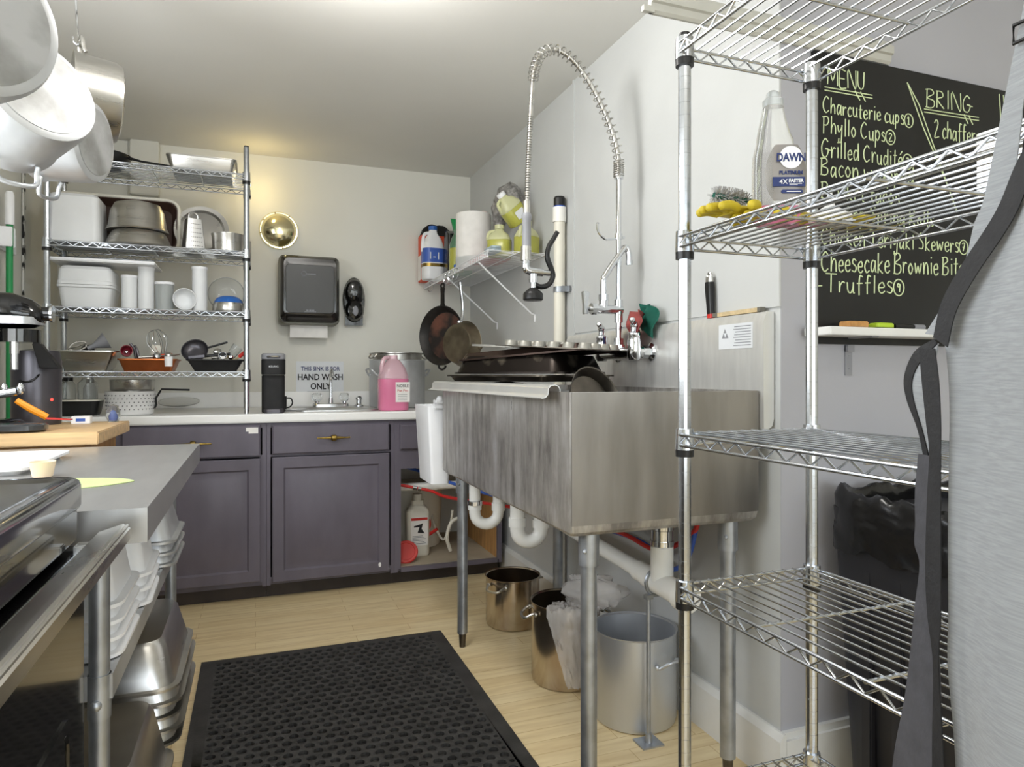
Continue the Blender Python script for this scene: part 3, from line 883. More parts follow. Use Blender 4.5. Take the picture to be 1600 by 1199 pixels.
hv = obj('spray_valve', MB().tube(spline([L(0.841, 1.466), L(0.840, 1.44), L(0.852, 1.428), L(0.90, 1.425)], 4), 0.0135, 14).cyl(L(0.896, 1.425), L(0.925, 1.424), 0.010, n=12).cyl(L(0.868, 1.43), L(0.866, 1.36), 0.0105, n=16).cyl(L(0.867, 1.418), L(0.867, 1.39), 0.0145, n=16), 'chrome', f)
obj('spray_nozzle', MB().lathe([(0, 1.372 - oz), (0.012, 1.372 - oz), (0.03, 1.357 - oz), (0.0335, 1.352 - oz), (0.034, 1.334 - oz), (0.031, 1.330 - oz), (0, 1.332 - oz)], 28, T(L(0.866, oz))), 'black', hv, label='black round spray head')
obj('squeeze_lever', MB().tube(spline([L(0.872, 1.383), L(0.895, 1.377), L(0.923, 1.386), L(0.938, 1.412), L(0.932, 1.44), L(0.918, 1.475), L(0.922, 1.51), L(0.940, 1.54), L(0.955, 1.565)], 5), [0.009] * 16 + [0.0095] * 10 + [0.0085] * 9 + [0.0082] * 6, 10), 'black', hv, label='black squeeze lever')
obj('finger_hook', MB().tube(spline([L(1.194, 1.564), L(1.165, 1.556), L(1.135, 1.555), L(1.112, 1.575), L(1.106, 1.602), L(1.110, 1.608)], 6), 0.0042, 10).cyl(L(1.19, 1.556), L(1.19, 1.576), 0.0135, n=16).cyl(L(1.19, 1.565), L(1.212, 1.565), 0.006, n=8), 'chrome', f)


def crumple(w, h, seed, amp, fold):
    def fn(a, c):
        x = (a - 0.5) * w
        z = (c - 0.5) * h
        q = Vector((x * 22 + seed, z * 22, seed * 1.7))
        y = amp * noise.noise(q) + fold * math.sin(a * 9 + seed) * (0.3 + c * 0.5)
        return (x + amp * 0.6 * noise.noise(q + Vector((9, 3, 1))), y, z + amp * 0.7 * noise.noise(q + Vector((2, 8, 5))) - abs(a - 0.5) * 0.02)
    return MB().grid(fn, 16, 16)


one('cleaning_cloth', 'dusty red cloth draped over the spray faucet pipes', 'cloth', crumple(0.13, 0.12, 1.3, 0.024, 0.010), 'redc', (1.222, 2.05, 1.246), (8, 6, 80), solid=0.003, smooth=60)
one('cleaning_cloth', 'dark green ribbed cloth bunched behind the red cloth at the faucet', 'cloth', crumple(0.13, 0.09, 4.1, 0.02, 0.016), 'greenc', (1.250, 2.015, 1.276), (5, -18, 80), solid=0.003, smooth=60)
one('cleaning_cloth', 'red and blue patterned cloth tucked behind the far faucet valve', 'cloth', crumple(0.07, 0.10, 7.7, 0.016, 0.008), mat('red_blue_cloth', '9a4640', 0.9, col2='3d4270', scale=28, thr=(0.5, 0.55)), (1.222, 2.165, 1.222), (0, 10, 60), solid=0.003, smooth=60)


# ------------------------------------------------------------------ stack of pans on the sink
def tray(Lx, Ly, d, flange, taper, r=0.02, dx=0.0):
    """upright open tray, base at z=0"""
    a = rrect(Lx, Ly, r)
    b = rrect(Lx - 2 * taper, Ly - 2 * taper, max(r - taper * 0.5, 0.006))
    o = rrect(Lx + 2 * flange, Ly + 2 * flange, r + flange)
    return MB().loft([[(x, y, d - 0.006) for x, y in o], [(x, y, d) for x, y in o], [(x, y, d) for x, y in a], [(x, y, 0.004) for x, y in b], [(x * 0.985, y * 0.98, 0) for x, y in b]], c0=False, c1=True)


AN = -58
one('sheet_pan', 'blackened sheet pan lying lowest in the stack on the steel sink', 'pan', tray(0.50, 0.36, 0.022, 0.012, 0.012), 'steel_d', (0.94, 2.33, 1.0605), (0, 0, AN - 10), solid=0.0016)
one('roasting_pan', 'upside-down dark roasting pan with silver corner in the stack on the sink', 'pan', tray(0.48, 0.30, 0.062, 0.01, 0.026, 0.05), mat('half_burnt_steel', 'b5aa98', 0.3, 0.9, col2='2c2724', scale=5, thr=(0.36, 0.5)), (0.925, 2.29, 1.148), (180, 0, AN), solid=0.0018)
one('sheet_pan', 'brown-black baking tray slanting on top of the roasting pan', 'pan', tray(0.52, 0.24, 0.026, 0.012, 0.015), mat('baked_brown_metal', '3a2d27', 0.38, 0.7, var=0.3, scale=8), (0.94, 2.26, 1.172), (180, -3.2, AN), solid=0.0018)
mt = thing('muffin_tin', 'upside-down grey muffin tin on the very top of the pan stack', 'muffin tin', (0.99, 2.15, 1.176), (0, 3.4, AN))
obj('tin_plate', MB().loft([[(x, y, z) for x, y in rrect(0.40, 0.26, 0.02)] for z in (-0.003, 0.0)]), 'steel_d', mt)
cup = MB().lathe([(0.024, 0), (0.020, 0.016), (0.018, 0.018), (0, 0.0185)], 18).mesh('cup', 'tin')
for i in range(6):
    for jx in range(4):
        c = bpy.data.objects.new('cup', cup)
        COL.objects.link(c)
        c.parent = mt
        c.location = (-0.15 + i * 0.06, -0.09 + jx * 0.06, 0.0005)
one('muffin_tin_small', 'second flat grey baking tin under the muffin tin at the far side of the stack', 'tin', MB().loft([[(x, y, z) for x, y in rrect(0.24, 0.15, 0.02)] for z in (0, 0.008)]), 'tin', (0.885, 2.41, 1.185), (0, 3.2, AN))
bpy.data.objects['muffin_tin_small'].name = 'baking_tin'
one('steamer_lid', 'dark round pan with bright rim standing on edge in the near sink bowl', 'pan', MB().shell([(0.10, 0), (0.118, 0.03), (0.121, 0.032)], 0.002, 40), 'steel_d', (1.02, 1.985, 0.985), (70, 0, 22))
bpy.data.objects['steamer_lid'].name = 'round_pan'
one('grey_bowl', 'grey metal bowl upside down beneath the roasting pan on the sink', 'bowl', MB().lathe([(0.10, -0.05), (0.10, 0), (0.07, 0.024), (0, 0.032)], 28), 'alu_w', (0.86, 2.36, 1.028))
bpy.data.objects['grey_bowl'].name = 'metal_bowl'


# ------------------------------------------------------------------ stock pots on the floor
def stock_pot(root, r, h, m, hang, hz, hm='chrome', grip=0.032, lo=0.0):
    obj('pot_body', MB().shell([(r - 0.012, 0), (r - 0.003, 0.004), (r, 0.016), (r, h - 0.006), (r + 0.004, h - 0.002), (r + 0.004, h)], 0.0028, 48), m, root)
    for a in hang:
        mx = T((0, 0, hz), (0, 0, a))
        hb = MB().tube(spline([(r - 0.001, -grip - 0.012, lo), (r + 0.01, -grip - 0.008, lo), (r + 0.034, -grip * 0.8, 0), (r + 0.036, grip * 0.8, 0), (r + 0.01, grip + 0.008, lo), (r - 0.001, grip + 0.012, lo)], 5), 0.0052, 10, mx=mx)
        for sy in (-1, 1):
            hb.ball((r + 0.001, sy * (grip + 0.012), lo), 0.009, 10, (0.6, 1, 1), mx=mx)
            hb.ball((r - 0.004, sy * (grip + 0.012), lo), 0.006, 8, (0.6, 1, 1), mx=mx)
        obj('handle', hb, hm, root)


p = thing('stock_pot', 'small stainless stock pot on the floor, farthest under the sink', 'pot', (1.052, 2.79, 0))
stock_pot(p, 0.117, 0.213, 'burnt', (215, 20), 0.175, 'steel', lo=0.012)
p = thing('stock_pot', 'heat-stained stainless stock pot with plastic film over its rim under the sink', 'pot', (1.037, 2.215, 0))
stock_pot(p, 0.122, 0.282, 'burnt', (172, 350), 0.235, 'steel', lo=0.015)
p = thing('stock_pot', 'large plain aluminium stock pot under the near end of the sink', 'pot', (1.128, 1.895, 0))
stock_pot(p, 0.130, 0.285, 'alu', (-72, 108), 0.225, 'alu', lo=-0.02)


def film(a, c):
    # over the rim of the middle pot and down its near side
    th = R(-142 + 78 * a)
    rr = 0.06 + 0.085 * min(1, c * 2.2)
    z = 0.292 if c < 0.42 else 0.292 - (c - 0.42) * 0.43 * (1.15 - 0.3 * abs(a - 0.4))
    q = Vector((a * 7, c * 9, 2.2))
    k = 0.016 * noise.noise(q) + 0.014 * noise.noise(q * 3.1)
    nar = 1 - 0.9 * max(0, c - 0.42)
    th = R(-87) + (th - R(-87)) * nar
    return ((rr + abs(k) + 0.004) * math.cos(th), (rr + abs(k) + 0.004) * math.sin(th), max(0.03, z + k * 0.8))


one('plastic_film', 'crumpled clear plastic film hanging over the rim of the middle stock pot', 'plastic film', MB().grid(film, 26, 34), 'film', (1.037, 2.215, 0), solid=0.0006, smooth=80)


def bagfn(a, c):
    th = 2 * PI * a
    ph = PI * (0.02 + 0.96 * c)
    q = Vector((math.cos(th) * 2, math.sin(th) * 2, c * 4))
    k = 1 + 0.35 * noise.noise(q * 1.3) + 0.15 * noise.noise(q * 3)
    return (0.105 * k * math.sin(ph) * math.cos(th), 0.07 * k * math.sin(ph) * math.sin(th), 0.05 * k * math.cos(ph))


one('clear_plastic_bag', 'clear plastic bag bunched on top between the stained pot and the wall', 'plastic bag', MB().grid(bagfn, 28, 16), 'film', (1.10, 2.12, 0.33), (0, 0, -40), smooth=80)


# ------------------------------------------------------------------ floor mat with round holes
def floor_mat_mesh():
    mb = MB()
    X0, X1, Y0, Y1, H = -0.188, 0.726, 1.27, 2.785, 0.014
    bx, by = 0.05, 0.035
    o = [(X0, Y0), (X1, Y0), (X1, Y1), (X0, Y1)]
    i_ = [(X0 + bx, Y0 + by), (X1 - bx, Y0 + by), (X1 - bx, Y1 - by), (X0 + bx, Y1 - by)]
    vs = [(x, y, 0.0) for x, y in o] + [(x, y, 0.011) for x, y in o] + [(x, y, H) for x, y in i_] + [(x, y, 0.003) for x, y in i_]
    fs = [(0, 1, 2, 3)]
    for k in range(4):
        n = (k + 1) % 4
        fs += [(k, n, 4 + n, 4 + k), (4 + k, 4 + n, 8 + n, 8 + k)]
    fs += [(12, 13, 14, 15)]
    mb.add(vs, fs)
    x0, x1, y0, y1 = X0 + bx, X1 - bx, Y0 + by, Y1 - by
    nx = round((x1 - x0) / 0.0405)
    ny = round((y1 - y0) / 0.034)
    pw, ph = (x1 - x0) / nx, (y1 - y0) / ny
    N = 12
    for r_ in range(ny):
        off = pw / 2 if r_ % 2 else 0
        for c_ in range(nx + (1 if off else 0)):
            a0 = max(x0, x0 + c_ * pw - off)
            a1 = min(x1, x0 + (c_ + 1) * pw - off)
            cxx, cyy = (a0 + a1) / 2, y0 + (r_ + 0.5) * ph
            hw, hh = (a1 - a0) / 2, ph / 2
            rad = min(0.0142, hw * 0.72)
            ring0, ring1, ring2 = [], [], []
            for t in range(N):
                an = 2 * PI * (t + 0.5) / N
                ca, sa = math.cos(an), math.sin(an)
                kk = 1 / max(abs(ca) , abs(sa))
                ring0.append((cxx + hw * max(-1, min(1, ca * kk)), cyy + hh * max(-1, min(1, sa * kk)), H))
                ring1.append((cxx + rad * ca, cyy + rad * sa, H - 0.0008))
                ring2.append((cxx + rad * 0.95 * ca, cyy + rad * 0.95 * sa, 0.0032))
            b = len(mb.v)
            mb.v += [Vector(p_) for p_ in ring0 + ring1 + ring2]
            for t in range(N):
                n = (t + 1) % N
                mb.f.append((b + t, b + n, b + N + n, b + N + t))
                mb.f.append((b + N + t, b + N + n, b + 2 * N + n, b + 2 * N + t))
    return mb


mesh_mat = floor_mat_mesh()
one('floor_mat', 'large black rubber mat with round holes lying on the plank floor', 'mat', mesh_mat, 'rubber', (0, 0, 0.0005), smooth=8)
# ------------------------------------------------------------------ things on the left wire rack (shelf tops: 2.038, 1.671, 1.383, 1.098)
Z1, Z2, Z3, Z4, ZW = 2.0415, 1.6745, 1.3865, 1.1015, 0.8975


def bowl_prof(r, h, foot=0.4):
    return [(r * foot, 0)] + [(r * (foot + (1 - foot) * math.sin(PI / 2 * i / 8)), h * (1 - math.cos(PI / 2 * i / 8))) for i in range(1, 9)] + [(r * 1.04, h + 0.002)]


# top shelf
w = thing('wok', 'black long-handled pan on the top shelf of the left wire rack', 'pan', (-0.66, 3.62, Z1))
obj('pan_body', MB().shell(bowl_prof(0.115, 0.055, 0.5), 0.002, 32), 'black', w)
obj('long_handle', MB().tube([(0.11, -0.02, 0.05), (0.16, -0.03, 0.038), (0.29, -0.05, 0.022), (0.31, -0.052, 0.022)], [0.007, 0.005, 0.005, 0.006], 8), 'black', w)
one('steel_tray', 'rectangular steel pan lying at the right end of the left rack top shelf', 'tray', tray(0.29, 0.25, 0.065, 0.008, 0.015), 'steel', (-0.235, 3.625, Z1), (0, 0, 0), solid=0.0015)
# second shelf
one('plastic_tub', 'big white plastic tub upside down on the second shelf of the left rack', 'tub',
    MB().loft([[(x, y, z) for x, y in rrect(0.21 - k, 0.21 - k, 0.03)] for z, k in ((0, 0), (0.01, 0), (0.20, 0.012), (0.212, 0.03))]), 'whiteb', (-0.755, 3.60, Z2))
rp = one('roasting_pan', 'large brown pale-rimmed roasting pan standing on edge behind the steel pots', 'pan',
         tray(0.50, 0.245, 0.05, 0.012, 0.02, 0.045), mat('brown_enamel', '3e2d26', 0.4, var=0.2), (-0.615, 3.775, Z2 + 0.128), (80, 0, 0), solid=0.002)
obj('pale_rim', MB().tube([(x, y, 0.05) for x, y in rrect(0.524, 0.269, 0.05)], 0.008, 8, True), 'cream', rp, label='pale rim')
one('steel_bowl', 'shallow steel bowl upside down under the steel pot on the second shelf', 'bowl', MB().lathe([(0.138, 0), (0.14, 0.004), (0.133, 0.02), (0.118, 0.055), (0.11, 0.068), (0, 0.07)], 36), 'steel', (-0.507, 3.585, Z2))
one('steel_pot', 'steel mixing pot upside down on top of the shallow bowl on the second shelf', 'pot', MB().lathe([(0.128, 0), (0.131, 0.004), (0.122, 0.02), (0.112, 0.09), (0.095, 0.125), (0.07, 0.133), (0, 0.134)], 36), 'steel', (-0.512, 3.585, Z2 + 0.072))
pl = thing('pizza_pan', 'round steel pan leaning on edge behind the box grater on the second shelf', 'pan', (-0.25, 3.74, Z2 + 0.127), (78, 0, 0))
obj('pan_disc', MB().lathe([(0, 0), (0.098, 0), (0.108, 0.012), (0.126, 0.014), (0.126, 0.017), (0.106, 0.0145), (0.096, 0.003), (0, 0.003)], 44), 'steel', pl)
gr = thing('box_grater', 'steel box grater standing on the second shelf of the left rack', 'grater', (-0.277, 3.585, Z2), (0, 0, 20))
obj('grater_body', MB().loft([[(x, y, 0) for x, y in rrect(0.092, 0.072, 0.006)], [(x, y, 0.15) for x, y in rrect(0.066, 0.05, 0.006)]]), 'steel_b', gr)
hl = MB()
for i in range(7):
    for jx in range(6):
        hl.ball(((-0.03 + i * 0.010) * (1 - jx * 0.05), -0.0345 + 0.00185 * jx * 0.9, 0.02 + jx * 0.021), 0.0032, 6, (1, 0.6, 0.7))
obj('grating_teeth', hl, 'greyd', gr)
obj('grip', MB().tube(spline([(-0.02, 0, 0.148), (-0.018, 0, 0.172), (0, 0, 0.182), (0.018, 0, 0.172), (0.02, 0, 0.148)], 4), 0.006, 8), 'steel_b', gr)
s = thing('saucepan', 'small steel pan at the right end of the second shelf beside the box grater', 'pan', (-0.125, 3.60, Z2))
obj('pan_body', MB().shell([(0.064, 0), (0.07, 0.006), (0.073, 0.08), (0.077, 0.088), (0.077, 0.09)], 0.002, 32), 'steel', s)
one('steel_ring', 'low steel ring pan tucked behind the saucepan on the second shelf', 'pan', MB().shell([(0.05, 0), (0.055, 0.005), (0.057, 0.085)], 0.002, 28), 'steel', (-0.075, 3.72, Z2))
bpy.data.objects['steel_ring'].name = 'ring_pan'
# third shelf
st = thing('storage_box', 'pale translucent lidded storage box at the left end of the third shelf', 'box', (-0.715, 3.64, Z3))
obj('box_body', MB().loft([[(x, y, z) for x, y in rrect(0.21 - k, 0.22 - k, 0.025)] for z, k in ((0, 0.02), (0.085, 0), (0.09, -0.012), (0.1, -0.012), (0.1, 0.0))]), 'whiteb', st)
obj('box_lid', MB().loft([[(x, y, z) for x, y in rrect(0.215 - k, 0.225 - k, 0.025)] for z, k in ((0.1015, -0.005), (0.115, -0.005), (0.118, 0.0), (0.17, 0.006), (0.185, 0.03))]), 'whiteb', st)
cyls = [(-0.549, 0.033, 0.158, 'short white plastic cylinder canister beside the storage box on the third shelf'),
        (-0.479, 0.034, 0.200, 'tall white cylinder canister under the cutting board on the third shelf'),
        (-0.402, 0.040, 0.134, 'wide pale cylinder canister right of the tall white canister on the third shelf'),
        (-0.251, 0.034, 0.214, 'tall white cylinder canister beside the blue bowl on the third shelf')]
for x, r_, h_, lb in cyls:
    c = thing('canister', lb, 'canister', (x, 3.60, Z3), group='white canisters on the third shelf')
    obj('tube', MB().shell([(r_ - 0.003, 0), (r_, 0.004), (r_, h_ - 0.012)], 0.002, 28), 'whiteb' if r_ < 0.04 else 'hazy', c)
    obj('rim', MB().lathe([(r_ - 0.002, h_ - 0.012), (r_ + 0.002, h_ - 0.012), (r_ + 0.002, h_), (r_ - 0.002, h_)], 28), 'white', c)
one('cutting_board', 'white plastic cutting board lying across the canister and storage box on the third shelf', 'board', MB().box(-0.21, 0.21, -0.13, 0.13, 0, 0.014), 'white', (-0.64, 3.63, 1.5875), bevel=0.004)
one('plastic_bowl', 'small white bowl lying on its side between the canisters on the third shelf', 'bowl', MB().shell(bowl_prof(0.05, 0.05), 0.002, 28), 'whiteb', (-0.325, 3.60, Z3 + 0.052), (88, 0, 15))
one('plastic_bowl', 'clear bowl lying on its side next to the small white bowl on the third shelf', 'bowl', MB().shell(bowl_prof(0.048, 0.045), 0.002, 28), 'hazy', (-0.318, 3.69, Z3 + 0.05), (80, 0, -20))
mb_ = thing('mixing_bowl', 'small steel bowl upside down with blue base at the right end of the third shelf', 'bowl', (-0.122, 3.60, Z3))
obj('bowl_wall', MB().lathe([(0.072, 0), (0.074, 0.004), (0.072, 0.03), (0.067, 0.046)], 32), 'steel', mb_)
obj('bowl_base', MB().lathe([(0.0675, 0.0455), (0.058, 0.064), (0.045, 0.074), (0.03, 0.079), (0, 0.08)], 32), 'blue', mb_, label='blue silicone base')
one('dome_lid', 'large clear dome lid standing behind the blue bowl on the third shelf', 'lid', MB().shell(bowl_prof(0.085, 0.05, 0.3), 0.0018, 36), 'clear', (-0.135, 3.72, Z3 + 0.089), (80, 0, 0))
# fourth shelf: trays and baskets of utensils
tr = one('steel_tray', 'big steel tray full of tools at the left end of the fourth shelf', 'tray', tray(0.23, 0.24, 0.09, 0.02, 0.035), 'steel', (-0.712, 3.62, Z4), solid=0.0015)
cb = one('copper_basket', 'shallow copper-coloured basket of utensils in the middle of the fourth shelf', 'basket', tray(0.235, 0.20, 0.055, 0.006, 0.02), 'copper', (-0.462, 3.60, Z4), solid=0.002)
bb_ = one('wire_basket', 'black mesh basket of utensils at the right end of the fourth shelf', 'basket', tray(0.24, 0.20, 0.055, 0.006, 0.03), 'blackm', (-0.178, 3.60, Z4), solid=0.002)
GU = 'utensils in the baskets of the left rack'


def utensil(name, label, cat, loc, rot, mk, m1, hd=None, m2=None, hl=None):
    t = thing(name, label, cat, loc, rot)
    obj('head', mk, m1, t)
    if hd is not None:
        obj('handle', hd, m2, t, label=hl)
    return t


wires = MB()
for k in range(5):
    mx = T((0, 0, 0), (0, 0, 36 * k))
    wires.tube(spline([(0.006, 0, 0), (0.02, 0, 0.05), (0.045, 0, 0.11), (0.03, 0, 0.155), (0, 0, 0.165), (-0.03, 0, 0.155), (-0.045, 0, 0.11), (-0.02, 0, 0.05), (-0.006, 0, 0)], 5), 0.0011, 5, mx=mx)
utensil('whisk', 'big wire whisk sticking up out of the copper basket', 'whisk', (-0.41, 3.64, Z4 + 0.035), (0, -14, 0), wires, 'wire', MB().cyl((0, 0, -0.025), (0, 0, 0.01), 0.008), 'steel')
utensil('rolling_brush', 'tool with orange-red handle lying across the copper basket', 'utensil', (-0.455, 3.56, Z4 + 0.066), (0, 86, 6), MB().cyl((0, 0, -0.05), (0, 0, 0.01), 0.006), 'steel', MB().cyl((0, 0, 0.01), (0, 0, 0.09), 0.011), 'orangeb', 'orange-red handle')
utensil('pizza_cutter', 'round red-rimmed cup lying in the copper basket facing out', 'cup', (-0.552, 3.54, Z4 + 0.083), (80, 0, 10), MB().shell([(0.015, 0), (0.022, 0.01), (0.025, 0.05)], 0.002, 24), mat('dark_red_plastic', '8e2434', 0.35), MB().ball((0, 0, 0.012), 0.008, 8), 'chrome', 'steel centre')
bpy.data.objects['pizza_cutter'].name = 'measuring_cup'
utensil('pastry_brush', 'cream-topped brush standing in the copper basket below the whisk', 'brush', (-0.452, 3.66, Z4 + 0.05), (0, 8, 0), MB().box(-0.02, 0.02, -0.008, 0.008, 0.03, 0.075), 'cream', MB().cyl((0, 0, -0.02), (0, 0, 0.03), 0.008), 'steel')
utensil('ladle', 'steel ladle with round bowl in the middle of the copper basket', 'ladle', (-0.425, 3.55, Z4 + 0.065), (0, 72, -20), MB().ball((0, 0, 0), 0.024, 14, (1, 1, 0.7)), 'chrome', MB().cyl((0, 0, 0.01), (0.02, 0, 0.10), 0.004), 'steel')
utensil('tongs', 'dark tongs leaning up at the left of the copper basket', 'tongs', (-0.515, 3.58, Z4 + 0.03), (0, -18, 0), MB().tube([(0, 0, 0), (0.012, 0, 0.07), (0.004, 0, 0.10)], 0.006, 8).tube([(0.012, 0, 0), (0.02, 0, 0.06), (0.016, 0.01, 0.085)], 0.007, 8), 'greyd')
utensil('salt_shaker', 'white shaker with steel top hanging over the front of the copper basket', 'shaker', (-0.372, 3.478, Z4 + 0.02), (0, 0, 0), MB().lathe([(0, 0.0), (0.016, 0), (0.018, 0.045), (0, 0.047)], 18), 'white', MB().lathe([(0.017, 0.046), (0.017, 0.055), (0.008, 0.064), (0, 0.065)], 18), 'steel', 'steel top')
utensil('funnel', 'grey plastic funnel lying on the steel tray of the fourth shelf', 'funnel', (-0.69, 3.60, Z4 + 0.115), (0, 62, 10), MB().shell([(0.010, -0.03), (0.012, 0.0), (0.04, 0.055)], 0.002, 24), 'grey')
utensil('scoop', 'black round scoop at the back of the steel tray on the fourth shelf', 'scoop', (-0.728, 3.66, Z4 + 0.10), (20, 0, 0), MB().ball((0, 0, 0), 0.028, 14, (1, 1, 0.75)), 'black', MB().cyl((0, 0, 0), (-0.07, 0.02, -0.01), 0.006), 'steel', 'steel handle')
utensil('mixer_blade', 'jumble of steel beaters at the left edge of the steel tray', 'utensil', (-0.79, 3.58, Z4 + 0.098), (0, 70, 25), MB().tube(spline([(0, 0, 0), (0.018, 0, 0.03), (0.012, 0, 0.07), (-0.012, 0, 0.07), (-0.018, 0, 0.03), (0, 0, 0)], 4), 0.004, 6).tube(spline([(0, 0, 0), (0, 0.018, 0.03), (0, 0.012, 0.07), (0, -0.012, 0.07), (0, -0.018, 0.03), (0, 0, 0)], 4), 0.004, 6), 'steel')
bpy.data.objects['mixer_blade'].name = 'beater'
utensil('strainer', 'round mesh strainer lying over the left edge of the black basket', 'strainer', (-0.268, 3.61, Z4 + 0.085), (62, -12, 0), MB().shell(bowl_prof(0.058, 0.03, 0.2), 0.0015, 28), 'greyd', MB().cyl((0.058, 0, 0.032), (0.15, 0.0, 0.05), 0.005), 'black', 'black handle')
utensil('measuring_spoon', 'steel spoon with round bowl standing in the black basket', 'spoon', (-0.172, 3.62, Z4 + 0.092), (0, 0, 30), MB().ball((0, 0, 0), 0.022, 14, (1, 0.5, 0.9)), 'steel', MB().cyl((0, 0, -0.01), (0.01, 0, -0.08), 0.005), 'steel')
utensil('blender_wand', 'clear plastic scoop poking out of the right half of the black basket', 'scoop', (-0.105, 3.60, Z4 + 0.085), (0, 35, 0), MB().shell([(0.015, -0.03), (0.022, 0.0), (0.026, 0.045)], 0.002, 20), 'clear')
bpy.data.objects['blender_wand'].name = 'scoop'
utensil('wooden_spoon', 'wooden spoon with red handle end leaning against the right post in the black basket', 'spoon', (-0.095, 3.55, Z4 + 0.05), (0, 52, -20), MB().ball((0, 0, -0.02), 0.018, 10, (1, 0.5, 1.6)).cyl((0, 0, -0.01), (0, 0, 0.05), 0.005), 'tan', MB().cyl((0, 0, 0.03), (0, 0, 0.085), 0.009), 'red', 'red handle end')
utensil('peeler', 'small brown-handled peeler on top of the black basket', 'peeler', (-0.165, 3.52, Z4 + 0.064), (0, 84, 15), MB().cyl((0, 0, -0.03), (0, 0, 0.01), 0.005), 'chrome', MB().cyl((0, 0, 0.01), (0, 0, 0.055), 0.009), 'tan', 'tan handle')
utensil('egg_slicer', 'dark metal spatula lying across the front of the black basket', 'spatula', (-0.26, 3.53, Z4 + 0.066), (0, 84, -8), MB().box(-0.006, 0.006, -0.02, 0.02, -0.03, 0.04), 'greyd', MB().cyl((0, 0, 0.03), (0, 0, 0.15), 0.006), 'black')
bpy.data.objects['egg_slicer'].name = 'spatula'
utensil('tea_ball', 'cluster of small steel measuring cups at the front of the black basket', 'measuring cups', (-0.145, 3.515, Z4 + 0.066), (70, 0, 0), MB().shell(bowl_prof(0.018, 0.02), 0.0015, 16), 'chrome', MB().ball((0.035, 0, 0.0), 0.013, 10), 'chrome')
bpy.data.objects['tea_ball'].name = 'measuring_cup'

# ------------------------------------------------------------------ worktop under the rack
ds = thing('drinks_caddy', 'black caddy holding clear jars at the left end of the worktop', 'caddy', (-0.752, 3.64, ZW))
obj('caddy_base', MB().loft([[(x, y, z) for x, y in rrect(0.17 + k, 0.15 + k, 0.03)] for z, k in ((0, -0.03), (0.01, -0.02), (0.062, 0.0), (0.066, 0.0))]), 'black', ds)
obj('caddy_tray', MB().loft([[(x, y, z) for x, y in rrect(0.175, 0.155, 0.03)] for z in (0.0665, 0.072)]), 'cream', ds)
for i, (x, y, r_, h_, lb) in enumerate(((-0.05, 0.0, 0.032, 0.085, 'clear glass jar with black cap standing at the left in the black caddy'), (0.032, -0.02, 0.04, 0.095, 'wide clear jar with grey lid in the front of the black caddy'), (0.03, 0.04, 0.03, 0.075, 'clear jar at the back right of the black caddy'))):
    jr = thing('glass_jar', lb, 'jar', (-0.752 + x, 3.64 + y, ZW + 0.0725))
    obj('jar_body', MB().shell([(r_ - 0.002, 0), (r_, 0.003), (r_, h_ - 0.02), (r_ * 0.6, h_ - 0.003), (r_ * 0.6, h_)], 0.002, 24), 'clear', jr)
    obj('jar_lid', MB().cyl((0, 0, h_ + 0.0005), (0, 0, h_ + 0.018), r_ * 0.62, n=18), 'black' if i == 0 else 'steel', jr)
co = thing('colander', 'white perforated colander pan with black bent handle on the worktop under the rack', 'colander', (-0.543, 3.60, ZW))
obj('pan_body', MB().shell([(0.088, 0), (0.095, 0.006), (0.105, 0.105), (0.108, 0.11)], 0.0025, 40), mat('white_enamel', 'e4e4e3', 0.35, var=0.03), co)
hl = MB()
for rI in range(5):
    for k in range(17):
        an = R(180 + 180 * (k + 0.5 * (rI % 2)) / 17)
        rr_ = 0.0955 + 0.0095 * (0.02 + rI * 0.016) / 0.1 + 0.0012
        hl.ball((rr_ * math.cos(an), rr_ * math.sin(an), 0.028 + rI * 0.016), 0.0027, 6)
obj('holes', hl, 'greyd', co)
obj('handle', MB().tube([(0.10, -0.012, 0.03), (0.108, -0.012, 0.045), (0.105, -0.012, 0.075), (0.122, -0.012, 0.105), (0.13, -0.012, 0.118), (0.25, -0.012, 0.114)], 0.0048, 8), 'black', co, label='black bent handle')
one('steel_pan', 'small steel pan sitting in the top of the white colander', 'pan', MB().shell([(0.088, 0), (0.092, 0.006), (0.094, 0.05), (0.097, 0.052)], 0.002, 36).cyl((0, 0, 0.0), (0, 0, 0.002), 0.09), 'steel', (-0.537, 3.61, ZW + 0.1115))
one('glass_plate', 'clear glass plate leaning on the splash strip behind the rack', 'plate', MB().lathe([(0, 0), (0.07, 0.002), (0.10, 0.012), (0.10, 0.015), (0.07, 0.005), (0, 0.003)], 36), 'clear', (-0.38, 4.02, ZW + 0.03), (12, 0, 0))

# coffee machine
kf = thing('coffee_maker', 'slim black pod coffee maker with silver top on the worktop right of the rack', 'coffee maker', (0.083, 3.60, ZW))
obj('machine_body', MB().loft([[(x, y, z) for x, y in rrect(0.108, 0.13, 0.025)] for z in (0.0, 0.185)]).loft([[(x, y, z) for x, y in rrect(0.112, 0.16, 0.03, 4, 0, -0.012)] for z in (0.186, 0.262)]), 'blackm', kf, bevel=0.003)
obj('silver_top', MB().loft([[(x, y, z) for x, y in rrect(0.112 - k, 0.16 - k, 0.03, 4, 0, -0.012)] for z, k in ((0.2625, 0), (0.285, 0), (0.291, 0.012))]), 'grey', kf, label='silver grey lid')
obj('lid_handle', MB().tube(spline([(-0.03, -0.088, 0.272), (-0.02, -0.1, 0.275), (0.02, -0.1, 0.275), (0.03, -0.088, 0.272)], 4), 0.005, 8), 'chrome', kf)
obj('drip_tray', MB().loft([[(x, y, z) for x, y in rrect(0.09, 0.07, 0.02, 4, 0, -0.0955)] for z in (0.0, 0.02)]), 'greyd', kf)
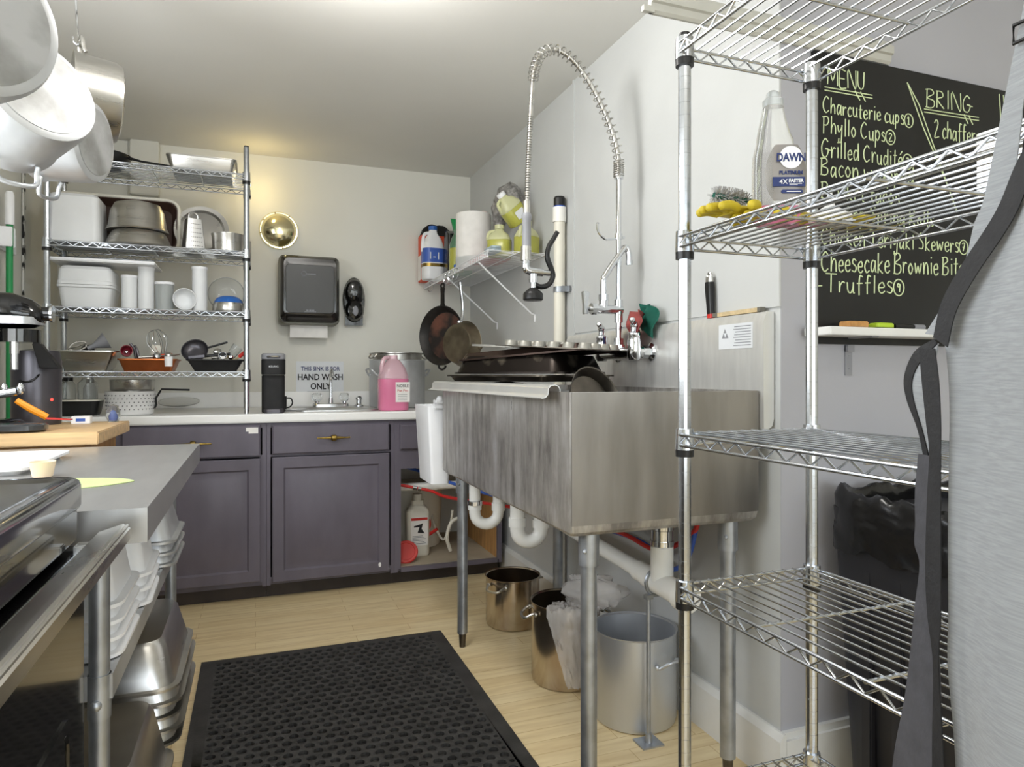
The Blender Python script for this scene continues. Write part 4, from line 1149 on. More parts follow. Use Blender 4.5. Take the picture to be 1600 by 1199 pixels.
text_mesh('maker_name', 'KEURIG', 0.013, 'label', kf, (0, -0.0925, 0.222), (90, 0, 0))
mg = thing('mug', 'dark mug with thin handle half hidden behind the coffee maker', 'mug', (0.118, 3.74, ZW))
obj('cup', MB().shell([(0.03, 0), (0.034, 0.005), (0.035, 0.075)], 0.003, 24), 'blackm', mg)
obj('handle', MB().tube(spline([(0.034, 0, 0.065), (0.055, 0, 0.062), (0.063, 0, 0.04), (0.052, 0, 0.02), (0.034, 0, 0.014)], 5), 0.0035, 8), 'blackm', mg)
one('saucer', 'small white plate under the dark mug on the worktop', 'plate', MB().lathe([(0, 0.0), (0.03, 0), (0.06, 0.008), (0.06, 0.010), (0.03, 0.002), (0, 0.002)], 28), 'white', (0.19, 3.70, ZW))

sp_ = thing('stock_pot', 'large aluminium stock pot on the white worktop in the right corner', 'pot', (0.766, 3.92, ZW))
stock_pot(sp_, 0.158, 0.272, 'alu_w', (205, 10), 0.215, 'alu', lo=-0.03)
ld = thing('steam_basket', 'shiny steel basket pan sitting in the mouth of the large aluminium stock pot', 'pan', (0.766, 3.92, ZW + 0.274))
obj('basket_rim', MB().shell([(0.130, -0.06), (0.138, -0.055), (0.142, 0.03), (0.158, 0.034), (0.158, 0.037)], 0.002, 44), 'steel', ld)
for a in (200, 5):
    obj('side_handle', MB().tube(spline([(0.150, -0.035, 0.03), (0.165, -0.03, 0.012), (0.172, 0, 0.004), (0.165, 0.03, 0.012), (0.150, 0.035, 0.03)], 4), 0.0045, 8, mx=T((0, 0, 0), (0, 0, a))), 'steel', ld)

jg = thing('soap_jug', 'clear gallon jug half full of pink liquid soap on the worktop before the stock pot', 'jug', (0.677, 3.575, ZW))
sec = lambda w_, d_, z: [(x, y, z) for x, y in rrect(w_, d_, min(w_, d_) * 0.32, 5)]
obj('soap_liquid', MB().loft([sec(0.145, 0.125, 0.002), sec(0.152, 0.132, 0.01), sec(0.152, 0.132, 0.165), sec(0.150, 0.130, 0.166)]), 'pink', jg, label='pink liquid')
obj('jug_body', MB().loft([sec(0.150, 0.130, 0.1665), sec(0.152, 0.132, 0.175), sec(0.120, 0.11, 0.222), sec(0.072, 0.07, 0.258), sec(0.044, 0.044, 0.268), sec(0.044, 0.044, 0.288)]), 'pinkc', jg, label='pale pink empty upper half')
obj('jug_handle', MB().tube(spline([(-0.02, 0.0, 0.278), (-0.05, -0.01, 0.268), (-0.064, -0.02, 0.225), (-0.062, -0.02, 0.18)], 5), 0.011, 10), 'pinkc', jg)
lb = obj('soap_label', MB().box(0.0, 0.074, -0.0685, -0.0665, 0.045, 0.148), 'paper', jg, label='white label with red and black print')
text_mesh('label_print', 'NOBLE', 0.021, 'ink', lb, (0.037, -0.069, 0.122), (90, 0, 0), sx=0.95)
text_mesh('label_print', 'Pan Pro', 0.019, 'red', lb, (0.037, -0.069, 0.098), (90, 0, 0), sx=0.95)
for i in range(4):
    obj('print_line', MB().box(0.012, 0.06, -0.0692, -0.068, 0.056 + 0.009 * i, 0.058 + 0.009 * i), 'txtgrey', lb)

# ------------------------------------------------------------------ back wall: lamp, towel and soap dispensers, sign
lp = thing('wall_lamp', 'round polished brass wall lamp high on the back wall', 'lamp', (0.128, 4.209, 1.925))
mxl = T((0, 0, 0), (90, 0, 0))
obj('back_plate', MB().lathe([(0, 0), (0.108, 0), (0.11, 0.004), (0.104, 0.012), (0, 0.012)], 40, mxl), 'brass', lp)
obj('brass_dome', MB().lathe([(0.098, 0.0125), (0.096, 0.02), (0.075, 0.042), (0.045, 0.056), (0.015, 0.062), (0, 0.0625)], 40, mxl), 'brass', lp)
scw = MB()
for i in range(8):
    scw.ball((0.102 * math.cos(PI * i / 4 + 0.2), -0.0125, 0.102 * math.sin(PI * i / 4 + 0.2)), 0.004, 8)
obj('screws', scw, 'brassd', lp)
sc_ = bpy.data.lights.new('warm_corner_lamp', 'POINT')
sc_.energy = 1.1
sc_.color = (1.0, 0.76, 0.32)
sc_.shadow_soft_size = 0.03
so = bpy.data.objects.new('warm_corner_lamp', sc_)
COL.objects.link(so)
so.location = (0.02, 4.03, 2.14)

td = thing('towel_dispenser', 'large smoked black paper towel dispenser on the back wall', 'towel dispenser', (0.290, 4.209, 1.37))


def sl(w_, z0, z1, y, r_):
    return [(x, y, z + (z0 + z1) / 2) for x, z in rrect(w_, z1 - z0, r_)]


obj('housing', MB().loft([sl(0.335, 0, 0.395, 0, 0.03), sl(0.335, 0, 0.395, -0.13, 0.03), sl(0.325, 0.005, 0.39, -0.15, 0.04)]), mat('dark_olive_plastic', '55523f', 0.3, var=0.05), td, label='olive grey housing')
obj('front_cover', MB().loft([sl(0.322, 0.012, 0.39, -0.151, 0.03), sl(0.318, 0.015, 0.388, -0.175, 0.03), sl(0.285, 0.05, 0.37, -0.20, 0.03)]), 'smoke', td)
obj('inset_panel', MB().loft([sl(0.262, 0.062, 0.335, -0.2005, 0.022), sl(0.258, 0.064, 0.333, -0.2035, 0.022)]), mat('dark_grey_panel', '343433', 0.35, var=0.05), td)
pt = obj('paper_towel', MB().grid(lambda a, c: (-0.105 + 0.21 * a, -0.09 - 0.004 * math.sin(c * 3), 0.004 - 0.075 * c), 4, 6), 'paper', td, solid=0.001, label='white paper sheet hanging down')
lg_ = obj('round_logo', MB().tube([(-0.035 + 0.013 * math.cos(2 * PI * i / 20), -0.2042, 0.283 + 0.013 * math.sin(2 * PI * i / 20)) for i in range(20)], 0.002, 6, True).box(-0.02, 0.03, -0.2045, -0.2035, 0.279, 0.285), 'txtgrey', td)
obj('level_window', MB().box(-0.032, 0.032, -0.2045, -0.2035, 0.068, 0.071).box(-0.022, -0.009, -0.2045, -0.2035, 0.073, 0.081).box(-0.006, 0.006, -0.2045, -0.2035, 0.073, 0.081).box(0.009, 0.022, -0.2045, -0.2035, 0.073, 0.081), 'txtgrey', td)

sd = thing('soap_dispenser', 'oval gloss black soap dispenser on the back wall right of the towel dispenser', 'soap dispenser', (0.555, 4.209, 1.38))


def oval(w_, h_, y, cz, n=28, sq=1.0):
    return [(w_ / 2 * math.cos(2 * PI * i / n), y, cz + h_ / 2 * math.sin(2 * PI * i / n)) for i in range(n)]


obj('backing', MB().loft([oval(0.13, 0.27, 0, 0.155), oval(0.13, 0.27, -0.035, 0.155), oval(0.118, 0.255, -0.045, 0.155)]).box(-0.052, 0.052, -0.04, 0, 0.0, 0.07), 'smoke', sd)
obj('upper_shell', MB().loft([oval(0.112, 0.17, -0.046, 0.195), oval(0.108, 0.16, -0.07, 0.195), oval(0.085, 0.125, -0.086, 0.20), oval(0.04, 0.05, -0.092, 0.21)]), 'blackg', sd)
ps = obj('push_bar', MB().loft([oval(0.112, 0.14, -0.046, 0.09), oval(0.108, 0.13, -0.076, 0.09), oval(0.085, 0.10, -0.092, 0.088), oval(0.03, 0.03, -0.10, 0.085)]), 'blackg', sd)
obj('sight_window', MB().loft([oval(0.032, 0.06, -0.094, 0.083), oval(0.030, 0.056, -0.105, 0.083), oval(0.02, 0.04, -0.108, 0.083)]), 'grey', ps, label='grey oval window')

sg = thing('paper_sign', 'printed hand wash sign taped to the back wall behind the small faucet', 'sign', (0.361, 4.207, 1.066))
obj('sheet', MB().box(-0.136, 0.136, -0.001, 0.001, -0.095, 0.098), 'label', sg)
text_mesh('sign_line', 'THIS SINK IS FOR', 0.034, 'navy', sg, (0.002, -0.0022, 0.043), (90, 0, 0), sx=0.86, ext=0.0008, bold=0.0006, label='blue line of lettering')
text_mesh('sign_line', 'HAND WASH', 0.050, 'ink', sg, (0.002, -0.0022, -0.012), (90, 0, 0), sx=0.86, ext=0.0012, bold=0.0011)
text_mesh('sign_line', 'ONLY', 0.050, 'ink', sg, (0.002, -0.0022, -0.067), (90, 0, 0), sx=0.86, ext=0.0012, bold=0.0011)
obj('underline', MB().box(-0.075, 0.075, -0.0028, -0.001, -0.083, -0.080), 'ink', sg)

# white pipe on the right wall
vp = thing('wall_pipe', 'white upright pipe with black cap on the wall behind the sink', 'pipe', (1.262, 2.76, 0))
obj('pipe', MB().cyl((0, 0, 0.15), (0, 0, 1.80), 0.025, n=20), 'cream', vp)
obj('coupling', MB().cyl((0, 0, 1.76), (0, 0, 1.825), 0.030, n=20), 'pvc', vp)
obj('cap', MB().lathe([(0, 1.826), (0.026, 1.826), (0.026, 1.865), (0.022, 1.872), (0, 1.872)], 12, T()), 'black', vp, smooth=20, label='black ribbed cap')
obj('blue_band', MB().cyl((0, 0, 1.8255), (0, 0, 1.83), 0.028, n=20), 'bluepipe', vp)
obj('strap', MB().cyl((0, 0, 1.448), (0, 0, 1.473), 0.0275, n=20).box(-0.006, 0.026, -0.045, 0.045, 1.448, 1.473).box(0.02, 0.0265, -0.06, 0.06, 1.448, 1.473), 'galv', vp)
# ------------------------------------------------------------------ wire shelf on the right wall with supplies
ws = thing('wall_shelf', 'white ventilated wire shelf with diagonal braces on the right wall above the sink', 'shelf', (XR, 2.96, 1.655))
mb = MB()
n = 44
for i in range(n + 1):
    y = 1.24 * i / n
    mb.tube([(-0.004, y, 0), (-0.298, y, 0), (-0.301, y, -0.003), (-0.301, y, -0.03)], 0.0016, 5)
for x, z in ((-0.301, -0.030), (-0.301, -0.002), (-0.006, -0.002), (-0.15, -0.003)):
    mb.cyl((x, -0.003, z), (x, 1.243, z), 0.0034, n=8)
obj('shelf_grid', mb, 'white', ws, smooth=60)
for y in (0.16, 0.72):
    b = obj('brace', MB().tube([(-0.296, y, -0.030), (-0.02, y, -0.27), (-0.002, y, -0.275), (-0.002, y, -0.31)], 0.0045, 8), 'white', ws)
zs = 1.6575
bx = thing('liner_box', 'orange box with black liner spilling out, at the far end of the wall shelf', 'box', (1.045, 4.15, zs))
obj('carton', MB().box(-0.095, 0.095, -0.04, 0.04, 0, 0.285), 'orangeb', bx, bevel=0.002)
obj('white_panel', MB().box(-0.0965, -0.0955, -0.036, 0.036, 0.01, 0.16).box(-0.07, -0.02, -0.0415, -0.0405, 0.18, 0.26), 'paper', bx)
obj('black_panel', MB().box(-0.09, -0.06, -0.0415, -0.0405, 0.07, 0.09).box(-0.056, -0.03, -0.0425, -0.0415, 0.2, 0.25), 'black', bx)
obj('yellow_panel', MB().box(-0.09, -0.06, -0.0415, -0.0405, 0.09, 0.12), 'yel', bx)


def linerfn(a, c):
    q = Vector((a * 5, c * 5, 3.1))
    return (-0.095 + 0.27 * a, -0.03 + 0.06 * c, 0.2855 + 0.075 * math.sin(PI * min(1, a * 1.25)) ** 0.5 * math.sin(PI * c) + 0.018 * noise.noise(q) * math.sin(PI * c))


obj('loose_liner', MB().grid(linerfn, 20, 10), 'bag', bx, label='crumpled black liner')


def gallon(root, r, h, m_body, m_liq, fill, cap, lay=None):
    """round-shouldered jug with handle"""
    q = lambda w_, z: [(x, y, z) for x, y in rrect(w_, w_ * 0.86, w_ * 0.3, 5)]
    w_ = 2 * r
    hz = h * 0.62
    if m_liq:
        obj('liquid', MB().loft([q(w_ * 0.95, 0.001), q(w_, 0.008), q(w_, fill), q(w_ * 0.99, fill + 0.001)]), m_liq, root)
        obj('jug_body', MB().loft([q(w_, fill + 0.0015), q(w_, max(fill + 0.004, hz)), q(w_ * 0.74, h * 0.82), q(w_ * 0.4, h * 0.93), q(w_ * 0.34, h)]), m_body, root)
    else:
        obj('jug_body', MB().loft([q(w_ * 0.95, 0), q(w_, 0.008), q(w_, hz), q(w_ * 0.74, h * 0.82), q(w_ * 0.4, h * 0.93), q(w_ * 0.34, h)]), m_body, root)
    obj('jug_handle', MB().tube(spline([(-r * 0.3, 0, h * 0.95), (-r * 0.82, -0.004, h * 0.9), (-r * 0.98, -0.006, h * 0.72), (-r * 0.96, 0, h * 0.56)], 5), r * 0.15, 8), m_body, root)
    obj('jug_cap', MB().cyl((0, 0, h + 0.0005), (0, 0, h + r * 0.36), r * 0.40, n=18), cap, root)


bl = thing('bleach_jug', 'white jug with blue cap and blue label at the far end of the wall shelf', 'jug', (1.005, 4.035, zs))
gallon(bl, 0.066, 0.30, 'white', None, 0, 'blue')
lb = obj('front_label', MB().loft([[(x, y, z) for x, y in rrect(0.1335, 0.115, 0.04, 5)] for z in (0.10, 0.185)]), 'bluepipe', bl, label='blue label')
obj('gold_band', MB().loft([[(x, y, z) for x, y in rrect(0.1335, 0.115, 0.04, 5)] for z in (0.075, 0.094)]), 'brassd', bl)
text_mesh('label_figures', '1-1', 0.06, 'white', lb, (-0.004, -0.0582, 0.118), (90, 0, 0))
one('black_carton', 'tall narrow glossy black pack standing between the bleach jug and the green pack', 'pack', MB().loft([[(x, y, 0) for x, y in rrect(0.075, 0.11, 0.01)], [(x, y, 0.25) for x, y in rrect(0.07, 0.10, 0.01)], [(x, y, 0.275) for x, y in rrect(0.07, 0.012, 0.004)]]), 'bag', (1.085, 3.90, zs))
gp = thing('green_bag', 'green pouch with flared top standing behind the paper towel roll', 'pouch', (1.125, 3.80, zs))
obj('pouch', MB().loft([[(x, y, 0) for x, y in rrect(0.10, 0.05, 0.01)], [(x, y, 0.24) for x, y in rrect(0.10, 0.04, 0.01)], [(x, y, 0.325) for x, y in rrect(0.15, 0.008, 0.003)]]), mat('green_foil', '0f8a48', 0.35), gp)
obj('white_print', MB().box(-0.02, 0.03, -0.0225, -0.0195, 0.268, 0.273).box(-0.02, 0.03, -0.0235, -0.0205, 0.258, 0.263), 'white', gp)
sbt = thing('spray_bottle', 'clear bottle of lime green cleaner standing left of the paper towel roll', 'bottle', (1.052, 3.68, zs))
obj('cleaner_liquid', MB().lathe([(0, 0.001), (0.038, 0.001), (0.04, 0.01), (0.04, 0.13), (0, 0.131)], 22), 'yel', sbt)
obj('bottle', MB().lathe([(0.04, 0.1315), (0.04, 0.15), (0.028, 0.19), (0.014, 0.215), (0.014, 0.235), (0, 0.236)], 22), 'clear', sbt)
one('spray_gun', 'small blue spray trigger lying at the front of the wall shelf before the paper roll', 'cap', MB().ball((0, 0, 0.012), 0.012, 12, (1.4, 1, 1)).ball((0.022, -0.03, 0.013), 0.013, 12), 'blue', (1.015, 3.55, zs))
pr_ = thing('paper_roll', 'big white roll of paper towel standing on the wall shelf', 'paper towel', (1.095, 3.50, zs))
obj('roll', MB().lathe([(0.02, 0.285), (0.092, 0.285), (0.094, 0.283), (0.094, 0.002), (0.092, 0), (0.02, 0)], 40), 'paper', pr_)
obj('wrap_foot', MB().lathe([(0.0945, 0.003), (0.0955, 0.003), (0.0955, 0.05), (0.0945, 0.05)], 40), 'hazy', pr_)
wb = thing('white_bottle', 'white bottle with pale pink cap rising behind the paper towel roll', 'bottle', (1.20, 3.66, zs))
obj('bottle', MB().lathe([(0, 0), (0.045, 0), (0.046, 0.23), (0.022, 0.29), (0.022, 0.30), (0, 0.30)], 24), 'white', wb)
obj('cap', MB().cyl((0, 0, 0.3005), (0, 0, 0.345), 0.026, 0.023, n=20), mat('pale_pink_plastic', 'ead2cb', 0.4), wb)


def fluff(a, c):
    th = PI * (0.98 - 1.06 * a)
    ctr = Vector((0.0, -0.13 * math.cos(th) * -1, 0.14 + 0.13 * math.sin(th)))
    ph = 2 * PI * c
    rad = 0.048 * math.sin(PI * min(0.97, max(0.03, a))) ** 0.35
    out = Vector((0, math.cos(th), math.sin(th)))
    p = ctr + (out * math.cos(ph) + Vector((1, 0, 0)) * math.sin(ph)) * rad
    p += out * 0.016 * noise.noise(p * 38) + Vector((1, 0, 0)) * 0.012 * noise.noise(p * 31 + Vector((5, 5, 5)))
    return p


one('scrubber_bag', 'bag of grey scouring pads arching up behind the yellow jugs on the wall shelf', 'scouring pads', MB().grid(fluff, 34, 20), 'fluff', (1.205, 3.27, zs + 0.08), (0, 0, 0), smooth=70)
GJ = 'jugs of yellow cleaner'
for (x, y, z, rot, lb) in ((1.115, 3.14, zs + 0.0, (0, 0, -30), 'left standing yellow-green jug in the cluster at the near end of the wall shelf'),
                          (1.21, 3.02, zs + 0.0, (0, 0, 30), 'yellow-green cleaner jug standing at the right against the wall on the wall shelf')):
    jg = thing('cleaner_jug', lb, 'jug', (x, y, z), rot)
    gallon(jg, 0.058, 0.135, 'yelc', 'yel', 0.078, 'yelc')
jg = thing('cleaner_jug', 'yellow-green jug with white cap tipped on top of the other cleaner jugs', 'jug', (1.215, 3.115, zs + 0.175), (6, -42, 0))
gallon(jg, 0.055, 0.15, 'yelc', 'yel', 0.08, 'white')
lf = obj('pale_label', MB().box(-0.02, 0.03, -0.0485, -0.0475, 0.02, 0.06), 'label', jg)
one('sponge_pack', 'flat pink pack lying on the wall shelf in front of the yellow jugs', 'pack', MB().loft([[(x, y, z) for x, y in rrect(0.16 - k, 0.24 - k, 0.02)] for z, k in ((0, 0.01), (0.006, 0), (0.022, 0), (0.026, 0.012))]), mat('pale_red_pack', 'cf8a8c', 0.4), (1.115, 3.295, zs))
one('cloth_pack', 'flat blue-grey striped pack lying under the yellow jug at the near end of the shelf', 'pack', MB().loft([[(x, y, z) for x, y in rrect(0.05, 0.12, 0.01)] for z in (0.0, 0.012)]).loft([[(x, y, z) for x, y in rrect(0.048, 0.118, 0.01)] for z in (0.014, 0.024)]), mat('blue_grey_pack', '9fb0b6', 0.5, var=0.2, scale=60, stretch=(1, 8, 1)), (1.045, 3.04, zs))
one('clear_pouch', 'clear flat plastic pouch lying at the middle of the wall shelf', 'pouch', MB().loft([[(x, y, z) for x, y in rrect(0.12 - k, 0.18 - k, 0.02)] for z, k in ((0, 0.01), (0.008, 0), (0.016, 0.02))]), 'hazy', (1.225, 3.47, zs))

# hooks and pans under the wall shelf
hook = lambda: MB().tube(spline([(0, 0.012, 0.0), (0, 0.016, 0.014), (0, 0.004, 0.02), (0, -0.006, 0.01), (0, -0.004, -0.015), (0, 0.006, -0.035), (0, 0.018, -0.04), (0, 0.026, -0.03), (0, 0.024, -0.018)], 4), 0.0024, 6)
hk0 = one('s_hook', 'empty steel hook on the front wire at the far end of the wall shelf', 'hook', hook(), 'chrome', (0.9935, 4.0, 1.6235), (0, 0, 80))
for y, lb in ((3.645, 'steel hook holding the black skillet under the wall shelf'), (3.46, 'steel hook holding the steel-handled pan under the wall shelf'), (3.56, 'empty steel hook between the two hanging pans')):
    dup(hk0, (0.9935, y, 1.6235), (0, 0, 80 if y < 3.5 else 100), lb)
# skillet: face normal toward (-0.84, -0.54); local z axis of the pan = opening direction
sk = thing('skillet', 'black cast iron skillet with rusty centre hanging from the wall shelf', 'skillet', (0.985, 3.645, 1.585))
bm_ = Matrix(((0.54, 0, -0.84), (-0.84, 0, -0.54), (0, 1, 0))).to_4x4()  # local x -> sideways, y -> up, z -> opening


def pan_parts(root, r, d, hl, body, inner, hmat, flip=False):
    fz = -1 if flip else 1
    m0 = bm_ @ T((0, -hl - r + 0.0, 0), (0, 0, 0), (1, 1, fz))
    obj('pan_body', MB().shell([(r * 0.8, 0), (r * 0.84, 0.006), (r, d), (r + 0.002, d + 0.001)], 0.004, 44, m0), body, root)
    if inner:
        obj('cooking_surface', MB().lathe([(0, 0.0045), (r * 0.78, 0.0045), (r * 0.79, 0.006), (0, 0.006)], 44, m0), inner, root, label='rusty cooking surface')
    return m0


m0 = pan_parts(sk, 0.162, 0.045, 0.125, 'iron', 'rust', 'iron')
hp = [(-0.012, -hl_) for hl_ in (0,)]
hb = MB().loft([[(x * s, y, z + 0.032) for x, z in ((-1, -0.005), (1, -0.005), (1, 0.005), (-1, 0.005))] for s, y in ((0.022, 0.155), (0.013, 0.175), (0.012, 0.23), (0.015, 0.262))], mx=m0)
hb.tube([(0.0 + 0.012 * math.cos(2 * PI * i / 14), 0.272 + 0.013 * math.sin(2 * PI * i / 14), 0.032) for i in range(14)], 0.0055, 8, True, mx=m0)
obj('handle', hb, 'iron', sk, bevel=0.002)
obj('helper_tab', MB().tube([(0.026 * math.cos(R(180 + 18 * i)), -0.163 + 0.022 * math.sin(R(180 + 18 * i)), 0.036) for i in range(11)], 0.006, 8, mx=m0), 'iron', sk)
fp = thing('frying_pan', 'olive brown frying pan with steel handle hanging in front of the skillet, bottom outward', 'frying pan', (0.985, 3.455, 1.58))
bm_ = Matrix(((0.50, 0, -0.866), (-0.866, 0, -0.50), (0, 1, 0))).to_4x4()
m0 = pan_parts(fp, 0.122, 0.062, 0.21, 'bronze', None, 'steel', True)
obj('handle', MB().tube(spline([tuple(m0 @ Vector(p)) for p in ((0, 0.10, 0.03), (0, 0.135, 0.045), (0, 0.2, 0.05), (0, 0.29, 0.035), (0, 0.325, 0.03))], 5), 0.0075, 10).ball(tuple(m0 @ Vector((0, 0.115, 0.03))), 0.018, 10, (1, 1, 0.6)), 'chrome', fp, label='polished steel handle')
obj('pour_lip', MB().ball(tuple(m0 @ Vector((0.118, -0.02, 0.058))), 0.014, 8), 'bronze', fp)

# ------------------------------------------------------------------ steel prep table
TX0, TX1, TY0, TY1, TZ = -0.78, -0.16, 1.215, 2.30, 0.871
tb = thing('prep_table', 'stainless steel work table with two undershelves in the left foreground', 'table', (-0.47, 1.757, 0))
c = lambda x, y: (x + 0.47, y - 1.757)
mb = MB().box(TX0 + 0.47, TX1 + 0.47, TY0 - 1.757, TY1 - 1.757, TZ - 0.002, TZ)
e = 0.055
mb.box(TX1 + 0.468, TX1 + 0.47, TY0 - 1.757, TY1 - 1.757, TZ - e, TZ - 0.002).box(TX0 + 0.47, TX0 + 0.472, TY0 - 1.757, TY1 - 1.757, TZ - e, TZ - 0.002)
mb.box(TX0 + 0.472, TX1 + 0.468, TY0 - 1.757, TY0 - 1.755, TZ - e, TZ - 0.002).box(TX0 + 0.472, TX1 + 0.468, TY1 - 1.759, TY1 - 1.757, TZ - e, TZ - 0.002)
obj('table_top', mb, 'table', tb)
for x in (-0.235, -0.705):
    for y in (1.262, 2.25):
        px, py = c(x, y)
        lg = obj('leg', MB().cyl((px, py, 0.06), (px, py, 0.80), 0.0152, n=20), 'galv', tb)
        obj('leg_socket', MB().cyl((px, py, 0.79), (px, py, 0.868), 0.022, n=20), 'steel', lg)
        obj('foot', MB().cyl((px, py, 0), (px, py, 0.062), 0.010, 0.012, n=14), 'steel_d', lg)
        obj('shelf_clamp', MB().ball((px - 0.002, py - 0.017, 0.555), 0.009, 10, (1, 0.8, 1)).cyl((px, py, 0.53), (px, py, 0.60), 0.0172, n=18), 'galv', lg)
for z in (0.60, 0.235):
    s = MB().box(-0.70 + 0.47, -0.215 + 0.47, 1.255 - 1.757, 2.257 - 1.757, z - 0.002, z)
    s.box(-0.217 + 0.47, -0.215 + 0.47, 1.255 - 1.757, 2.257 - 1.757, z - 0.04, z - 0.002).box(-0.70 + 0.47, -0.698 + 0.47, 1.255 - 1.757, 2.257 - 1.757, z - 0.04, z - 0.002)
    s.box(-0.698 + 0.47, -0.217 + 0.47, 1.255 - 1.757, 1.257 - 1.757, z - 0.04, z - 0.002).box(-0.698 + 0.47, -0.217 + 0.47, 2.255 - 1.757, 2.257 - 1.757, z - 0.04, z - 0.002)
    obj('undershelf', s, 'alu_w', tb)


def food_pan(Lx, Ly, d, r=0.03, taper=0.022, fl=0.013):
    """upside-down food pan: rim at z=0, base up"""
    a = rrect(Lx, Ly, r)
    b = rrect(Lx - 2 * taper, Ly - 2 * taper, r)
    b2 = rrect(Lx - 2 * taper - 0.02, Ly - 2 * taper - 0.02, r * 0.8)
    o = rrect(Lx + 2 * fl, Ly + 2 * fl, r + fl * 0.6)
    return MB().loft([[(x, y, -0.004) for x, y in o], [(x, y, 0.002) for x, y in o], [(x, y, 0.003) for x, y in a], [(x, y, d - 0.01) for x, y in b], [(x, y, d) for x, y in b2]], c0=False, c1=True)


# white pans, nested upside down on the middle shelf
wp = None
GW = 'white food pans nested on the middle shelf'
for k in range(4):
    lb = ('topmost white food pan of the nested stack at the near table leg', 'second white food pan from the top of the near nested stack', 'third white food pan from the top of the near nested stack', 'bottom white food pan of the near nested stack')[k]
    if wp is None:
        wp = one('food_pan', lb, 'food pan', food_pan(0.15, 0.21, 0.155), 'white', (-0.30, 1.425, 0.6065 + 0.028 * 3), (0, 0, 0), solid=0.002)
    else:
        dup(wp, (-0.30, 1.425, 0.6065 + 0.028 * (3 - k)), None, lb)
for k in range(3):
    lb = ('topmost white food pan of the stack in the middle of the table shelf', 'middle white food pan of the stack in the middle of the table shelf', 'lowest white food pan of the stack in the middle of the table shelf')[k]
    dup(wp, (-0.295, 1.70, 0.6065 + 0.03 * (2 - k)), (0, 0, 2), lb)
for k in range(2):
    dup(wp, (-0.47, 1.56 + 0.3 * k, 0.6065), (0, 0, 90), ('white food pan deep behind the near stack on the table shelf', 'white food pan deep behind the middle stack on the table shelf')[k])
GS = 'thin steel pans at the far end of the middle shelf'
sp1 = None
for k in range(3):
    lb = ('top dull steel pan of the pile at the far end of the table shelf', 'middle dull steel pan of the pile at the far end of the table shelf', 'lowest dull steel pan of the pile at the far end of the table shelf')[k]
    if sp1 is None:
        sp1 = one('steam_pan', lb, 'food pan', food_pan(0.20, 0.25, 0.10), 'alu_w', (-0.30, 2.03, 0.6065 + 0.056), (0, 0, 0), solid=0.0015)
    else:
        dup(sp1, (-0.30, 2.03, 0.6065 + 0.028 * (2 - k)), None, lb)
# steel pans on the bottom shelf
sp2 = None
for k in range(5):
    lb = ('topmost shiny steel food pan of the big stack on the lower table shelf', 'second shiny steel food pan down in the stack on the lower table shelf', 'third shiny steel food pan down in the stack on the lower table shelf', 'fourth shiny steel food pan down in the stack on the lower table shelf', 'bottom shiny steel food pan of the big stack on the lower table shelf')[k]
    if sp2 is None:
        sp2 = one('steam_pan', lb, 'food pan', food_pan(0.22, 0.40, 0.10, 0.045), 'steel', (-0.285, 1.93, 0.2415 + 0.031 * 4), (0, 0, 0), solid=0.0014)
    else:
        dup(sp2, (-0.285 + 0.006 * (k % 2), 1.93, 0.2415 + 0.031 * (4 - k)), None, lb)
dup(sp2, (-0.285, 1.475, 0.2415 + 0.03), (0, 0, 0), 'single shiny steel food pan at the near end of the lower table shelf').scale = (1, 0.86, 1.25)
one('shallow_bowl', 'dark steel bowl at the near leg on the lower table shelf', 'bowl', MB().shell(bowl_prof(0.07, 0.06), 0.002, 28), 'steel_d', (-0.40, 1.32, 0.2365))
bpy.data.objects['shallow_bowl'].name = 'steel_bowl'

# on the table top
one('cutting_mat', 'lime green flexible cutting mat with pointed end lying on the steel table', 'cutting mat',
    MB().prism([(p.x, p.y) for p in spline([(-0.20, 0.02, 0), (-0.19, 0.06, 0), (-0.06, 0.095, 0), (0.09, 0.075, 0), (0.155, 0.03, 0), (0.15, 0.0, 0), (0.09, -0.05, 0), (-0.05, -0.09, 0), (-0.18, -0.06, 0)], 4, True)], 0, 0.0015), 'lime', (-0.385, 1.515, 0.8715), (0, 0, -4))
one('serving_tray', 'white plastic tray at the left edge of the steel table behind the stove', 'tray', tray(0.26, 0.36, 0.016, 0.01, 0.01), 'white', (-0.585, 1.87, 0.8717), (0, 0, 0), solid=0.002)
one('paper_cup', 'small peach paper cup standing on the steel table beside the lime mat', 'cup', MB().shell([(0.016, 0), (0.018, 0.001), (0.024, 0.032)], 0.001, 24), mat('peach_paper', 'eed9bd', 0.7), (-0.41, 1.655, 0.8715))

# ------------------------------------------------------------------ range
sv = thing('range_cooker', 'black and steel electric range at the bottom left corner', 'range', (-0.60, 0.81, 0))
v = lambda x, y: (x + 0.60, y - 0.81)
obj('body', MB().box(-0.92 + 0.6, -0.275 + 0.6, 0.43 - 0.81, 1.185 - 0.81, 0.03, 0.885), 'blackm', sv)
ct_ = MB().loft([[(x, y, z) for x, y in rrect(0.69 - k, 0.765 - k, 0.03, 5, -0.585 + 0.6, 0)] for z, k in ((0.886, 0.004), (0.89, 0.0), (0.918, 0.0), (0.926, 0.005), (0.929, 0.014), (0.928, 0.03), (0.924, 0.05))])
obj('cooktop', ct_, mat('gloss_steel_cooktop', '8f8f92', 0.12, 1.0, var=0.06), sv, smooth=50, label='shiny steel cooktop')
fy0, fy1 = 0.44 - 0.81, 1.175 - 0.81
obj('control_fascia', MB().box(-0.275 + 0.6, -0.247 + 0.6, fy0, fy1, 0.835, 0.885), 'blackg', sv, bevel=0.003)
